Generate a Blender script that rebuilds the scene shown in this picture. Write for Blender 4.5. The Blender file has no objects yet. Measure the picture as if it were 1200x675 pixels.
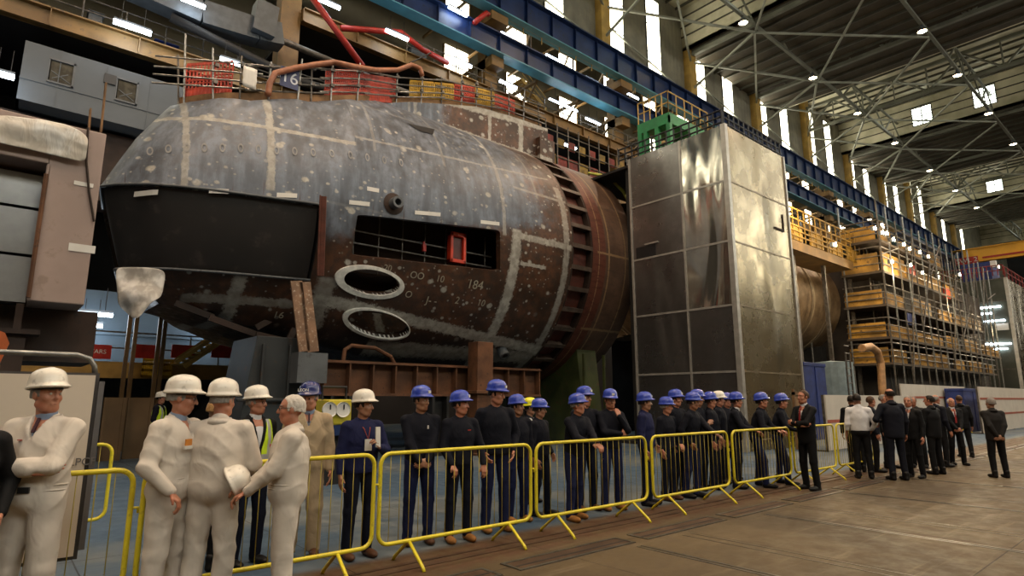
import bpy, bmesh, math, random
import numpy as np
from mathutils import Vector, Matrix, geometry
random.seed(7); RNG = np.random.default_rng(11)
sc = bpy.context.scene; COL = sc.collection
PI = math.pi
# ---------------------------------------------------------------- camera (real pose in metres; hall axis = +X, aisle wall = +Y)
FPX = 700.0; PITCH = math.atan(130.5/700); HEAD = math.radians(49.3); EYE = 1.65
FH = np.array([math.cos(HEAD), math.sin(HEAD), 0]); RT = np.array([math.sin(HEAD), -math.cos(HEAD), 0]); U0 = np.array([0, 0, 1.0])
FW = math.cos(PITCH)*FH + math.sin(PITCH)*U0; UPV = -math.sin(PITCH)*FH + math.cos(PITCH)*U0
CAMP = np.array([0, 0, EYE])
def ray(u, v): return FW + RT*(u-600)/FPX - UPV*(v-337.5)/FPX
def at(u, v, ax, val):
    r = ray(u, v); return CAMP + r*((val-CAMP[ax])/r[ax])
cam = bpy.data.objects.new('camera', bpy.data.cameras.new('camera')); COL.objects.link(cam)
cam.data.sensor_width = 36; cam.data.lens = FPX*36/1200; cam.data.clip_end = 600; cam.data.clip_start = .05
cam.location = CAMP
cam.matrix_world = Matrix(((RT[0], UPV[0], -FW[0], 0), (RT[1], UPV[1], -FW[1], 0), (RT[2], UPV[2], -FW[2], EYE), (0, 0, 0, 1)))
sc.camera = cam
# ---------------------------------------------------------------- object helpers
def tag(o, label=None, cat=None, group=None, kind=None):
    if label: o['label'] = label
    if cat: o['category'] = cat
    if group: o['group'] = group
    if kind: o['kind'] = kind
    return o
def empty(name, loc=(0, 0, 0), rz=0, **k):
    o = bpy.data.objects.new(name, None); COL.objects.link(o); o.location = loc; o.rotation_euler = (0, 0, rz)
    return tag(o, **k)
def link(name, me, mat, parent=None, loc=None, smooth=False):
    o = bpy.data.objects.new(name, me); COL.objects.link(o)
    if mat is not None and not me.materials:
        for m in (mat if isinstance(mat, (list, tuple)) else [mat]): me.materials.append(m)
    if parent: o.parent = parent
    if loc is not None: o.location = loc
    if smooth and len(me.polygons): me.polygons.foreach_set('use_smooth', [True]*len(me.polygons))
    return o
def dup(o, parent=None):
    c = o.copy(); COL.objects.link(c); c.parent = parent
    for ch in list(o.children): dup(ch, c)
    return c
class MB:
    def __init__(s): s.v = []; s.f = []; s.mi = []; s.uv = None
    def _add(s, vs, fs, mi=0):
        b = len(s.v); s.v += [tuple(map(float, q)) for q in vs]; s.f += [tuple(i+b for i in f) for f in fs]; s.mi += [mi]*len(fs); return s
    def box(s, a, b, mi=0):
        x0, y0, z0 = [min(a[i], b[i]) for i in range(3)]; x1, y1, z1 = [max(a[i], b[i]) for i in range(3)]
        return s._add([(x0,y0,z0),(x1,y0,z0),(x1,y1,z0),(x0,y1,z0),(x0,y0,z1),(x1,y0,z1),(x1,y1,z1),(x0,y1,z1)],
                      [(0,3,2,1),(4,5,6,7),(0,1,5,4),(1,2,6,5),(2,3,7,6),(3,0,4,7)], mi)
    def bar(s, a, b, w, h=None, mi=0, up=(0, 0, 1)):
        h = h or w; a = Vector(a); b = Vector(b); d = (b-a).normalized(); u = Vector(up)
        if abs(d.dot(u)) > .98: u = Vector((1, 0, 0))
        r = d.cross(u).normalized(); t = r.cross(d).normalized(); vs = []
        for p in (a, b):
            for sx, sy in ((-1,-1),(1,-1),(1,1),(-1,1)): vs.append(p+r*(w/2*sx)+t*(h/2*sy))
        return s._add(vs, [(0,1,2,3),(7,6,5,4),(0,4,5,1),(1,5,6,2),(2,6,7,3),(3,7,4,0)], mi)
    def ibeam(s, a, b, w, h, t=.04, mi=0):
        a = Vector(a); b = Vector(b); z = Vector((0, 0, h/2-t/2))
        s.bar(a, b, t, h-2*t, mi); s.bar(a+z, b+z, w, t, mi); s.bar(a-z, b-z, w, t, mi); return s
    def tube(s, pts, r, n=8, mi=0, closed=False, cap=True):
        P = [Vector(p) for p in pts]; N = len(P); rs = r if isinstance(r, (list, tuple)) else [r]*N; vs = []; fs = []; pr = None
        for i, p in enumerate(P):
            if closed: d = (P[(i+1) % N]-P[i-1])
            else: d = P[min(i+1, N-1)]-P[max(i-1, 0)]
            d = d.normalized() if d.length > 1e-9 else Vector((0, 0, 1))
            if pr is None:
                u = Vector((0, 0, 1)) if abs(d.z) < .9 else Vector((1, 0, 0)); pr = d.cross(u).normalized()
            else:
                pr = (pr-d*pr.dot(d)); pr = pr.normalized() if pr.length > 1e-6 else Vector((1, 0, 0))
            q = d.cross(pr)
            for k in range(n):
                a = 2*PI*k/n; vs.append(p+(pr*math.cos(a)+q*math.sin(a))*rs[i])
        for i in range(N if closed else N-1):
            j = (i+1) % N
            for k in range(n): fs.append((i*n+k, i*n+(k+1) % n, j*n+(k+1) % n, j*n+k))
        if cap and not closed: fs += [tuple(reversed(range(n))), tuple((N-1)*n+k for k in range(n))]
        return s._add(vs, fs, mi)
    def grid(s, P, mi=0, flip=False):            # P[i][j] rows of points
        n = len(P); m = len(P[0]); fs = []
        for i in range(n-1):
            for j in range(m-1):
                q = (i*m+j, i*m+j+1, (i+1)*m+j+1, (i+1)*m+j); fs.append(q[::-1] if flip else q)
        return s._add([p for r in P for p in r], fs, mi)
    def lathe(s, prof, c=(0, 0, 0), n=24, sx=1, sy=1, mi=0):
        vs = []; m = len(prof)
        for k in range(n):
            a = 2*PI*k/n
            for r, z in prof: vs.append((c[0]+r*math.cos(a)*sx, c[1]+r*math.sin(a)*sy, c[2]+z))
        return s._add(vs, [(k*m+j, ((k+1) % n)*m+j, ((k+1) % n)*m+j+1, k*m+j+1) for k in range(n) for j in range(m-1)], mi)
    def mesh(s, name='m', weld=0):
        me = bpy.data.meshes.new(name); me.from_pydata(s.v, [], s.f); me.update()
        if any(s.mi): me.polygons.foreach_set('material_index', s.mi)
        if weld:
            bm = bmesh.new(); bm.from_mesh(me); bmesh.ops.remove_doubles(bm, verts=bm.verts, dist=weld); bmesh.ops.dissolve_degenerate(bm, edges=bm.edges, dist=1e-4)
            bmesh.ops.recalc_face_normals(bm, faces=bm.faces); bm.to_mesh(me); bm.free()
        return me
    def build(s, name, mat, parent=None, loc=None, smooth=False, bevel=0, weld=0):
        o = link(name, s.mesh(name, weld), mat, parent, loc, smooth)
        if bevel:
            m = o.modifiers.new('b', 'BEVEL'); m.width = bevel; m.segments = 2; m.limit_method = 'ANGLE'
        return o
def text(name, body, size, mat, parent, M, ext=.002):
    c = bpy.data.curves.new(name, 'FONT'); c.body = body; c.size = size; c.extrude = ext; c.align_x = 'CENTER'; c.align_y = 'CENTER'
    t = bpy.data.objects.new(name, c); COL.objects.link(t); me = bpy.data.meshes.new_from_object(t); COL.objects.unlink(t); bpy.data.objects.remove(t)
    me.transform(M); me.materials.clear(); o = link(name, me, mat, parent)
    if parent: o.matrix_parent_inverse = Matrix.LocRotScale(parent.location, parent.rotation_euler, None).inverted()
    return o
def frame(o, x, y):                 # matrix with local x, y axes (reading direction, up) at origin o
    x = Vector(x).normalized(); y = Vector(y); y = (y-x*y.dot(x)).normalized(); z = x.cross(y)
    return Matrix(((x[0], y[0], z[0], o[0]), (x[1], y[1], z[1], o[1]), (x[2], y[2], z[2], o[2]), (0, 0, 0, 1)))
# ---------------------------------------------------------------- materials
class NT:
    def __init__(s, name):
        s.m = bpy.data.materials.new(name); s.m.use_nodes = True; s.t = s.m.node_tree; s.N = s.t.nodes; s.b = s.N['Principled BSDF']
    def L(s, a, b): s.t.links.new(a, b)
    def set(s, sock, val):
        if hasattr(val, 'is_linked') or isinstance(val, bpy.types.NodeSocket): s.L(val, sock)
        elif isinstance(val, (tuple, list)) and len(val) == 3 and sock.type == 'RGBA': sock.default_value = (*val, 1)
        else: sock.default_value = val
    def coord(s, kind='Object'): return s.N.new('ShaderNodeTexCoord').outputs[kind]
    def mapv(s, v, scale=(1, 1, 1)):
        n = s.N.new('ShaderNodeMapping'); s.L(v, n.inputs[0]); n.inputs['Scale'].default_value = scale; return n.outputs[0]
    def noise(s, v, scale, detail=3, rough=.55, dist=0):
        n = s.N.new('ShaderNodeTexNoise'); s.L(v, n.inputs['Vector']); n.inputs['Scale'].default_value = scale
        n.inputs['Detail'].default_value = detail; n.inputs['Roughness'].default_value = rough; n.inputs['Distortion'].default_value = dist; return n.outputs['Fac']
    def math(s, op, a, b=0.0, c=None):
        n = s.N.new('ShaderNodeMath'); n.operation = op; s.set(n.inputs[0], a); s.set(n.inputs[1], b)
        if c is not None: s.set(n.inputs[2], c)
        return n.outputs[0]
    def ramp(s, f, a, b, lo=0.0, hi=1.0):       # smooth map range
        n = s.N.new('ShaderNodeMapRange'); n.interpolation_type = 'SMOOTHSTEP'; s.set(n.inputs[0], f)
        for i, x in enumerate((a, b, lo, hi)): n.inputs[i+1].default_value = x
        return n.outputs[0]
    def mix(s, f, a, b, mode='MIX'):
        n = s.N.new('ShaderNodeMix'); n.data_type = 'RGBA'; n.blend_type = mode
        s.set(n.inputs[0], f); s.set(n.inputs[6], a); s.set(n.inputs[7], b); return n.outputs[2]
    def sep(s, v):
        n = s.N.new('ShaderNodeSeparateXYZ'); s.L(v, n.inputs[0]); return n.outputs
    def bump(s, h, dist=.01, strength=.6):
        n = s.N.new('ShaderNodeBump'); s.L(h, n.inputs['Height']); n.inputs['Distance'].default_value = dist; n.inputs['Strength'].default_value = strength
        s.L(n.outputs[0], s.b.inputs['Normal'])
    def col(s, c): s.set(s.b.inputs['Base Color'], c)
    def pr(s, rough=.6, metal=0., **k):
        s.set(s.b.inputs['Roughness'], rough); s.set(s.b.inputs['Metallic'], metal); return s.m
MATS = {}
def mat(name, c, rough=.6, metal=0., var=.25, scale=3., bump=0, c2=None, grime=None):
    if name in MATS: return MATS[name]
    n = NT(name); v = n.coord('Object'); f = n.noise(v, scale, 4)
    c2 = c2 or tuple(x*(1-var) for x in c)
    cc = n.mix(n.ramp(f, .35, .68), c2, c)
    if grime:
        g = n.noise(v, scale*4, 5, .65); cc = n.mix(n.ramp(g, .55, .7), cc, grime)
    n.col(cc); n.pr(rough, metal)
    if bump: n.bump(n.noise(v, scale*6, 3), bump)
    MATS[name] = n.m; return n.m
def emis(name, c, s):
    if name in MATS: return MATS[name]
    n = NT(name); n.col((.8, .8, .8)); n.b.inputs['Emission Color'].default_value = (*c, 1); n.b.inputs['Emission Strength'].default_value = s
    MATS[name] = n.m; return n.m
ochre = mat('ochre_paint', (.22, .12, .032), .55, 0, .35, 1.2, grime=(.10, .06, .03))
yellow_steel = mat('yellow_column_paint', (.52, .33, .08), .5, 0, .3, 1.0, grime=(.3, .18, .05))
blue_steel = mat('blue_beam_paint', (.010, .030, .115), .4, 0, .35, 1.0, grime=(.01, .015, .03))
lit_flange_steel = mat('pale_blue_flange_paint', (.10, .32, .42), .4, 0, .2, 1.)  # blue beam colour brightened: light on the flange undersides is painted in
rust = mat('rusty_steel', (.15, .062, .026), .75, .1, .5, 2., .01, grime=(.05, .025, .015))
dark_rust = mat('dark_rust_steel', (.045, .024, .016), .7, .2, .5, 1.5, grime=(.02, .014, .012))
dark_steel = mat('dark_steel', (.022, .021, .021), .6, .3, .4, 2.)
grey_steel = mat('grey_steel', (.11, .12, .13), .55, .1, .3, 1.5, grime=(.05, .05, .055))
galv = mat('galvanised_tube', (.34, .34, .33), .38, .8, .4, 8.)
scaf_dull = mat('dull_scaffold_tube', (.16, .14, .12), .45, .6, .5, 5.)
wood_board = mat('scaffold_board', (.26, .14, .06), .8, 0, .45, 3., .004)
barrier_yellow = mat('barrier_yellow', (.74, .62, .03), .35, 0, .15, 5., grime=(.5, .40, .04))
red_plastic = mat('orange_red_plastic_mesh', (.60, .045, .012), .5, 0, .4, 4.)
yellow_plastic = mat('yellow_plastic_mesh', (.62, .36, .01), .5, 0, .35, 4.)
red_paint = mat('red_paint', (.42, .02, .012), .45, 0, .3, 3.)
green_paint = mat('green_paint', (.01, .20, .05), .45, 0, .3, 2.)
black_paint = mat('black_paint', (.012, .012, .014), .45, 0, .3, 3.)
blue_tarp = mat('blue_tarp', (.012, .03, .17), .55, 0, .4, 3.)
white_board = mat('white_hoarding', (.62, .57, .50), .55, 0, .10, 1.2)
white_paint = mat('white_paint', (.7, .68, .64), .5, 0, .1, 3.)
tube_glow = emis('fluorescent_tube_glow', (.75, .88, 1.0), 22)
day_glow = emis('daylight_glass', (.93, 1.0, .86), 8)
day_glow2 = emis('daylight_glass_warm', (1.0, .93, .70), 9)
lamp_glow = emis('highbay_lamp_glow', (1.0, .74, .42), 60)
# ================================================================ HALL
def struct(o): o['kind'] = 'structure'; return o
# floor
n = NT('hall_floor'); v = n.coord('Object'); x, y, z = n.sep(v)
f1 = n.noise(v, .35, 5, .6, .6); f2 = n.noise(v, 3.2, 5, .65); f3 = n.noise(n.mapv(v, (.25, 3, 1)), 2.0, 4, .6)
c = n.mix(n.ramp(f1, .35, .65), (.062, .043, .022), (.108, .076, .038))
c = n.mix(n.ramp(f2, .5, .75, 0, .6), c, (.075, .052, .032))
c = n.mix(n.ramp(f3, .55, .72, 0, .35), c, (.24, .19, .12))
nearb = n.math('ADD', y, n.math('MULTIPLY', n.math('SUBTRACT', f1, .5), .6))
blue = n.mix(n.ramp(f2, .4, .65), (.085, .105, .118), (.145, .165, .172))
blue = n.mix(n.ramp(f1, .45, .6), (.05, .085, .13), blue)
c = n.mix(n.ramp(nearb, 5.85, 6.15), c, blue)
# rust band round the trench frames and joints between floor slabs
band = n.math('MULTIPLY', n.ramp(n.math('ABSOLUTE', n.math('SUBTRACT', y, 5.55)), .55, .25), n.ramp(f2, .35, .6, .25, 1))
c = n.mix(n.math('MULTIPLY', band, .8), c, (.085, .038, .018))
jx = n.math('ABSOLUTE', n.math('SUBTRACT', n.math('FRACT', n.math('MULTIPLY', n.math('SUBTRACT', x, .85), 1/2.03)), .5))
joint = n.ramp(jx, .4955, .4985)
jy = n.math('ABSOLUTE', n.math('SUBTRACT', n.math('FRACT', n.math('MULTIPLY', n.math('SUBTRACT', y, 4.85), 1/3.1)), .5))
joint2 = n.math('MAXIMUM', joint, n.ramp(jy, .4965, .499))
c = n.mix(n.math('MULTIPLY', joint2, .8), c, (.02, .015, .01)); n.col(c)
n.set(n.b.inputs['Roughness'], n.ramp(f2, .3, .7, .5, .75)); n.b.inputs['Specular IOR Level'].default_value = .3
h = n.math('SUBTRACT', n.math('MULTIPLY', f2, .3), n.math('MULTIPLY', joint2, 1.0)); n.bump(h, .012, .5)
floor_m = n.m
struct(MB().box((-60, -32, -.3), (190, 42, 0)).build('floor', floor_m))
# steel rails and trench covers let into the floor
trk = mat('worn_rail_steel', (.20, .19, .17), .35, .7, .4, 6., grime=(.06, .045, .03)); gap = mat('trench_shadow_gap', (.015, .012, .01), .8)
covm = mat('rusty_trench_cover', (.11, .062, .034), .6, .4, .45, 3., grime=(.05, .025, .015))
for k, X in enumerate([3.7, 5.84, 6.78, 8.80, 9.83, 11.9, 12.9, 15.0, 18.0, 21., 24.]):
    mb = MB()
    if k % 2 == 1: mb.box((X-.055, -30, -.02), (X-.02, 4.55, .004)).box((X+.02, -30, -.02), (X+.055, 4.55, .004))
    else: mb.box((X-.09, -30, -.02), (X-.075, 4.55, .003)).box((X+.075, -30, -.02), (X+.09, 4.55, .003))
    struct(mb.build('trim_%d' % (k+1), trk))
X = -8.
for k in range(26):
    x1 = X+1.72; mb = MB().box((X, 4.72, -.02), (x1, 4.96, .006), 1).box((X, 4.68, -.02), (x1, 4.72, .010), 0).box((X, 4.96, -.02), (x1, 5.0, .010), 0)
    mb.box((X-.04, 4.68, -.02), (X, 5.0, .010), 0).box((x1, 4.68, -.02), (x1+.04, 5.0, .010), 0).box((X+.02, 4.80, 0), (x1-.02, 4.83, .008), 2)
    struct(mb.build('trim_%d' % (k+20), [trk, covm, gap])); X += 2.03
struct(MB().box((-20, 5.42, -.02), (60, 5.47, .008)).box((-20, 5.60, -.02), (60, 5.64, .008)).build('trim_50', covm))
# long walls, roof
clad = NT('grey_cladding'); v = clad.coord('Object'); x, y, z = clad.sep(v)
rib = clad.math('ABSOLUTE', clad.math('SUBTRACT', clad.math('FRACT', clad.math('MULTIPLY', x, 1.6)), .5))
f = clad.noise(v, .5, 4)
clad.col(clad.mix(clad.ramp(f, .3, .7), (.15, .14, .11), (.24, .225, .17))); clad.pr(.7); clad.bump(clad.ramp(rib, .2, .3), .05, .7)
clad = clad.m
inner = mat('dark_inner_wall', (.022, .020, .021), .8, 0, .5, .3)
YC = 28.0; BAY = 13.1; cols = [9.35+BAY*k for k in range(-4, 11)]
wl = MB().box((-60, 29.9, 30), (190, 30.3, 41)).build('wall_left', clad); struct(wl)
struct(MB().box((-60, 37.0, 0), (190, 37.4, 20)).build('wall_aisle', inner)); struct(MB().box((-60, 37.0, 20), (190, 37.4, 36.2)).build('wall_aisle_upper', mat('beige_aisle_wall', (.17, .14, .085), .8, 0, .3, .4)))  # upper aisle wall is beige, made paler for the bright light on it
struct(MB().box((-60, -32.4, 0), (190, -32, 42)).build('wall_right', clad))
struct(MB().box((190, -32.4, 0), (190.4, 38, 42)).build('wall_end', inner)); struct(MB().box((-60.4, -32.4, 0), (-60, 38, 42)).build('wall_back', inner))
struct(MB().box((-60, 30.3, 36.0), (190, 37.4, 36.3)).build('ceiling_aisle', inner))
# roof: low dark strips and raised pale monitors across the hall
pale = NT('pale_roof_sheet'); v = pale.coord('Object'); f = pale.noise(v, .4, 4)
pale.col(pale.mix(pale.ramp(f, .3, .7), (.36, .34, .24), (.58, .55, .42))); pale.pr(.8); pale = pale.m
roofd = mat('dark_roof_sheet', (.055, .042, .026), .8, 0, .35, .5)
purlin = mat('purlin_steel', (.075, .072, .055), .6, .2, .3, 1.)
trussm = mat('truss_steel', (.17, .175, .14), .55, .2, .3, .6)
X = -52.+.3; wi = 1
faces = [9, 48, 87, 126, 165]
for F in faces:
    a, b = F-19.5, F
    struct(MB().box((a-19.5, -32, 35.6), (a, 30, 35.9)).build('ceiling', roofd))
    struct(MB().box((a, -32, 40.0), (b, 30, 40.3)).build('ceiling_raised', pale))
    face = MB(); ws = [-25, -18.5, -12, -5.4, .9, 7.2, 13.4, 19.9]   # vertical face with 4-pane windows
    ys = -32.
    for w in ws:
        face.box((F, ys, 35.6), (F+.25, w-1.1, 40.2)); ys = w+1.1
        face.box((F, w-1.1, 35.6), (F+.25, w+1.1, 36.6)).box((F, w-1.1, 38.9), (F+.25, w+1.1, 40.2))
        fr = MB().box((F-.05, w-1.15, 36.55), (F+.02, w-1.05, 38.95)).box((F-.05, w+1.05, 36.55), (F+.02, w+1.15, 38.95)).box((F-.05, w-.06, 36.6), (F+.02, w+.06, 38.9))
        fr.box((F-.05, w-1.1, 37.69), (F+.02, w+1.1, 37.81)).box((F-.05, w-1.15, 36.5), (F+.02, w+1.15, 36.6)).box((F-.05, w-1.15, 38.9), (F+.02, w+1.15, 39.0))
        fo = struct(fr.build('window_%d' % wi, dark_steel)); wi += 1
        MB().box((F+.1, w-1.1, 36.6), (F+.15, w+1.1, 38.9)).build('pane', day_glow, fo)
    face.box((F, ys, 35.6), (F+.25, 30, 40.2)); struct(face.build('wall_monitor', pale))
    struct(MB().box((a, -32, 35.6), (a+.2, 30, 40.2)).build('wall_monitor_front', pale))
    pm = MB()
    for k in range(12): pm.box((a+.8+k*1.62, -32, 39.75), (a+.92+k*1.62, 30, 40.0))
    for k in range(1, 4): pm.box((F-.12, -32, 35.9+k*1.05), (F, 30, 36.0+k*1.05))
    for k in range(11): pm.box((a-19+k*1.75, -32, 35.35), (a-18.86+k*1.75, 30, 35.6))
    struct(pm.build('ceiling_purlins', purlin))
# transverse trusses
for X in [9.35+BAY*k for k in range(-1, 10)]:
    t = MB(); zb, zt = 35.2, 38.2; W = .34
    if True:
        y0 = 29.4; n_ = 9; step = 6.6
        t.bar((X, -32, zb), (X, 29.8, zb), W); 
        for k in range(n_):
            ya = y0-k*step; yb = ya-step; ym = (ya+yb)/2
            t.bar((X, ya, zb), (X, ym, zt), .2); t.bar((X, ym, zt), (X, yb, zb), .2); t.bar((X, ya, zb), (X, ya, zt), .16)
            t.bar((X, ym, zb), (X, ym, zt), .12)
        t.bar((X, -32, zt), (X, 29.8, zt), W)
    struct(t.build('ceiling_truss', trussm))
# longitudinal trusses carrying the lamps
for Y in (22.7, 12.8, 2.9, -7):
    t = MB(); t.bar((-20, Y, 35.0), (170, Y, 35.0), .26); t.bar((-20, Y, 37.6), (170, Y, 37.6), .22)
    for k in range(28):
        xa = -16.85+k*6.55; t.bar((xa, Y, 35.), (xa+3.27, Y, 37.6), .14); t.bar((xa+3.27, Y, 37.6), (xa+6.55, Y, 35.), .14)
    struct(t.build('ceiling_girder', trussm))
# wind bracing beside the wall, in the plane of the bottom chords
t = MB()
for k in range(-1, 9):
    xa = 9.35+BAY*k; xb = xa+BAY; t.bar((xa, 29.4, 34.4), (xb, 22.8, 34.4), .18); t.bar((xa, 22.8, 34.4), (xb, 29.4, 34.4), .18); t.bar((xa, 29.5, 31.5), (xa, 22.8, 34.4), .18); t.bar((xa, 29.5, 33.), (xb, 29.5, 30.6), .12)
    t.bar((xa, 22.7, 34.3), (xb, 12.8, 34.5), .16); t.bar((xa, 12.8, 34.3), (xb, 22.7, 34.5), .16)
struct(t.build('ceiling_bracing', mat('pale_bracing', (.30, .31, .26), .5, .2, .2, 1.)))
# tall wall windows + upper columns + two crane runway beams
for k, xc in enumerate(cols):
    if k < 2: continue
    struct(MB().box((xc-.55, 29.2, 29.6), (xc+.55, 29.95, 41)).build('wall_column', yellow_steel))
    for d in (1.1, 6.6):
        xw = xc+d+1; o = struct(MB().box((xw-1.1, 29.80, 30.4), (xw-1.0, 29.92, 39)).box((xw+1.0, 29.80, 30.4), (xw+1.1, 29.92, 39)).box((xw-1, 29.82, 33.2), (xw+1, 29.9, 33.3)).box((xw-1, 29.82, 36.1), (xw+1, 29.9, 36.2)).box((xw-1.1, 29.8, 39), (xw+1.1, 29.92, 39.1)).build('window_%d' % wi, grey_steel)); wi += 1
        MB().box((xw-1.0, 29.84, 30.4), (xw+1.0, 29.88, 39)).build('pane', day_glow2, o)
def runway(z0, z1, lab):
    r = empty('crane_runway_beam', (50, YC-.5, z0), label=lab, cat='beam', group='blue crane runway beams')
    mb = MB(); mb.box((-90, -.08, 0), (100, .08, z1-z0))
    for k in range(80): mb.box((-90+k*2.4, -.32, .05), (-89.97+k*2.4, .08, z1-z0-.05))
    mb.build('web', blue_steel, r); MB().box((-90, -.42, -.08), (100, .42, 0)).build('bottom_flange', lit_flange_steel, r)
    MB().box((-90, -.42, z1-z0), (100, .42, z1-z0+.1)).build('top_flange', blue_steel, r)
    MB().box((-90, -.07, z1-z0+.1), (100, .07, z1-z0+.28)).build('crane_rail', rust, r)
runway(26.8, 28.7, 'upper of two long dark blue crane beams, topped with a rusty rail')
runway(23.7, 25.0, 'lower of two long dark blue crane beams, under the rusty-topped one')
names16 = {}
for k, xc in enumerate(cols):
    if k < 3: continue
    lab = {4: 'ochre steel column behind the submarine deck with sign number 16', 5: 'ochre steel column marked J2, crossing both blue crane beams'}.get(k, 'ochre steel column under the crane beams, number %d along the wall' % k)
    c = MB().box((-.5, -.35, 0), (-.38, .35, 27.2)).box((.38, -.35, 0), (.5, .35, 27.2)).box((-.4, -.06, 0), (.4, .06, 27.2)).box((-.5, .35, 0), (.5, .4, 27.2)).box((-.5, -.4, 0), (.5, -.35, 27.2))
    r = c.build('steel_column', ochre, None, (xc, YC+.6, 0)); 
    tag(r, {3: 'ochre steel column left of the pale cabin', 6: 'ochre steel column above the silver tower, third from the left', 7: 'ochre column seen just right of the silver tower'}.get(k, lab), 'column', 'ochre steel columns along the wall')
    MB().box((-.7, -1.3, 26.0), (.7, .4, 26.6)).box((-.5, -1.1, 22.9), (.5, .4, 23.6)).build('corbel', ochre, r, None)
    if k == 5: text('lettering', 'J2', .9, black_paint, r, frame((xc, YC+.18, 25.75), (1, 0, 0), (0, 0, 1)))
    if k > 6: r['label'] = 'distant ochre steel column in the row right of the silver tower'
# aisle behind: floors, braces, bright windows
fl = [(-60, 16.0, 16.9, 28.4, 'ochre floor edge beam above the grey cabin'), ]
def edgebeam(x0, x1, z, h, Y, lab):
    r = MB().box((x0, Y, z), (x1, Y+.06, z+h)).box((x0, Y-.2, z), (x1, Y+.2, z+.06)).box((x0, Y-.2, z+h-.06), (x1, Y+.2, z+h))
    for k in range(int((x1-x0)/3)): r.box((x0+k*3, Y-.2, z), (x0+k*3+.04, Y, z+h))
    return tag(r.build('floor_edge_beam', ochre), lab, 'beam', 'ochre floor beams along the aisle')
edgebeam(-60, 23, 16.0, .8, 27.9, 'long ochre floor beam sloping above the grey cabin')
edgebeam(9.8, 140, 20.6, .8, 27.9, 'long ochre floor beam behind the deck railings, below the blue beams')
for z, a, b in ((12., -60, 9), (16.4, -60, 23), (21.0, 9.8, 140)):
    struct(MB().box((a, 28.3, z), (b, 37, z+.2)).build('floor_aisle', inner))
br = MB(); 
for k in range(5, 14):
    xa = 9.35+BAY*(k-4)
    for q in range(3):
        xx = xa+q*BAY/3; br.bar((xx, 28.5, 23.9), (xx, 36.8, 23.9), .2); br.bar((xx, 28.5, 23.9), (xx+BAY/3, 36, 23.9), .14); br.bar((xx, 28.6, 29.6), (xx, 36.8, 29.6), .16); br.bar((xx, 28.6, 29.6), (xx+BAY/3, 35, 29.6), .12); br.bar((xx, 29, 24.9), (xx, 29.0, 29.6), .1); br.bar((xx, 28.5, 21.4), (xx, 31.5, 23.6), .14)
struct(br.build('aisle_bracing', ochre))
wn = []
for k in range(0, 22):
    xw = 25.7+6.55*k; w = 1.3
    for (z0, z1) in ((31.8, 34.6), (27.2, 30.0), (23.0, 25.4)):
        if k < 0 and z0 < 26: continue
        if k % 2 and z0 < 24: w2 = .9
        o = struct(MB().box((xw-w, 36.8, z0), (xw-w+.1, 36.98, z1)).box((xw+w-.1, 36.8, z0), (xw+w, 36.98, z1)).box((xw-.04, 36.85, z0), (xw+.04, 36.9, z1)).build('window_%d' % wi, ochre)); wi += 1
        MB().box((xw-w+.1, 36.9, z0), (xw+w-.1, 36.94, z1)).build('pane', day_glow2, o)
# unseen windows of the opposite (right) wall and behind, added for daylight and reflections
for k in range(-4, 14):
    for d in (2.5, 6.5):
        xw = k*BAY+d; o = struct(MB().box((xw-1.1, -31.9, 24), (xw-1, -31.8, 36)).box((xw+1, -31.9, 24), (xw+1.1, -31.8, 36)).build('window_%d' % wi, grey_steel)); wi += 1
        MB().box((xw-1, -31.95, 24), (xw+1, -31.9, 36)).build('pane', day_glow2, o)
for k, X in enumerate([-14.5, -10.5, -4.5, -.5]):
    o = struct(MB().box((X-1.1, 29.6, 30.), (X-1., 29.85, 36)).box((X+1., 29.6, 30.), (X+1.1, 29.85, 36)).build('window_%d' % wi, grey_steel)); wi += 1
    MB().box((X-1, 29.7, 30.4), (X+1, 29.75, 36)).build('pane', day_glow2, o)
# ---------------------------------------------------------------- lamps
def lamp_proto():
    r = empty('highbay_lamp', label='round high-bay lamp glowing orange under the roof trusses', cat='ceiling lamp', group='glowing high-bay lamps in rows under the roof')
    MB().lathe([(.02, .9), (.12, .88), (.14, .55), (.42, .05), (.45, 0), (.42, 0), (.12, .5)], n=16).build('reflector', grey_steel, r, smooth=True)
    MB().lathe([(0, .04), (.3, .05), (.36, .08), (.3, .2), (0, .22)], n=16).build('bulb', lamp_glow, r)
    MB().tube([(0, 0, .85), (0, 0, 1.6)], .03).build('hanger', dark_steel, r); return r
LP = [(x, y) for x in (-13., 0., 13., 33.) for y in (-7., 2.9, 12.8)]+[(59.8, 12.8), (71.2, 12.8), (84, 12.8), (97, 12.8), (46.4, 22.7), (60.5, 22.7), (72.4, 22.7), (84.9, 22.7), (99.4, 22.7), (112.5, 22.7), (110, 12.8), (123, 12.8), (125.6, 22.7), (84, 2.9), (97, 2.9), (110, 2.9), (123, 2.9)]
pr = lamp_proto(); first = True
for (x, y) in LP:
    o = pr if first else dup(pr); first = False; o.location = (x, y, 34.2)
def plight(name, loc, power, col, r=.4, kind='POINT', spot=2.4):
    l = bpy.data.lights.new(name, kind); l.energy = power; l.color = col; l.shadow_soft_size = r
    if kind == 'SPOT': l.spot_size = spot; l.spot_blend = .6
    o = bpy.data.objects.new(name, l); COL.objects.link(o); o.location = loc; return o
WARM = (1.0, .75, .53); COOL = (.78, .90, 1.0)
for x in (-13., 0., 13., 33., 59.8, 84, 110): 
    for y in (-7., 2.9, 12.8):
        if (x, y) == (33., 12.8): pass
        plight('lamp_light', (x, y, 34.0), 5600, WARM, .5, 'SPOT', 2.6)

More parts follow.
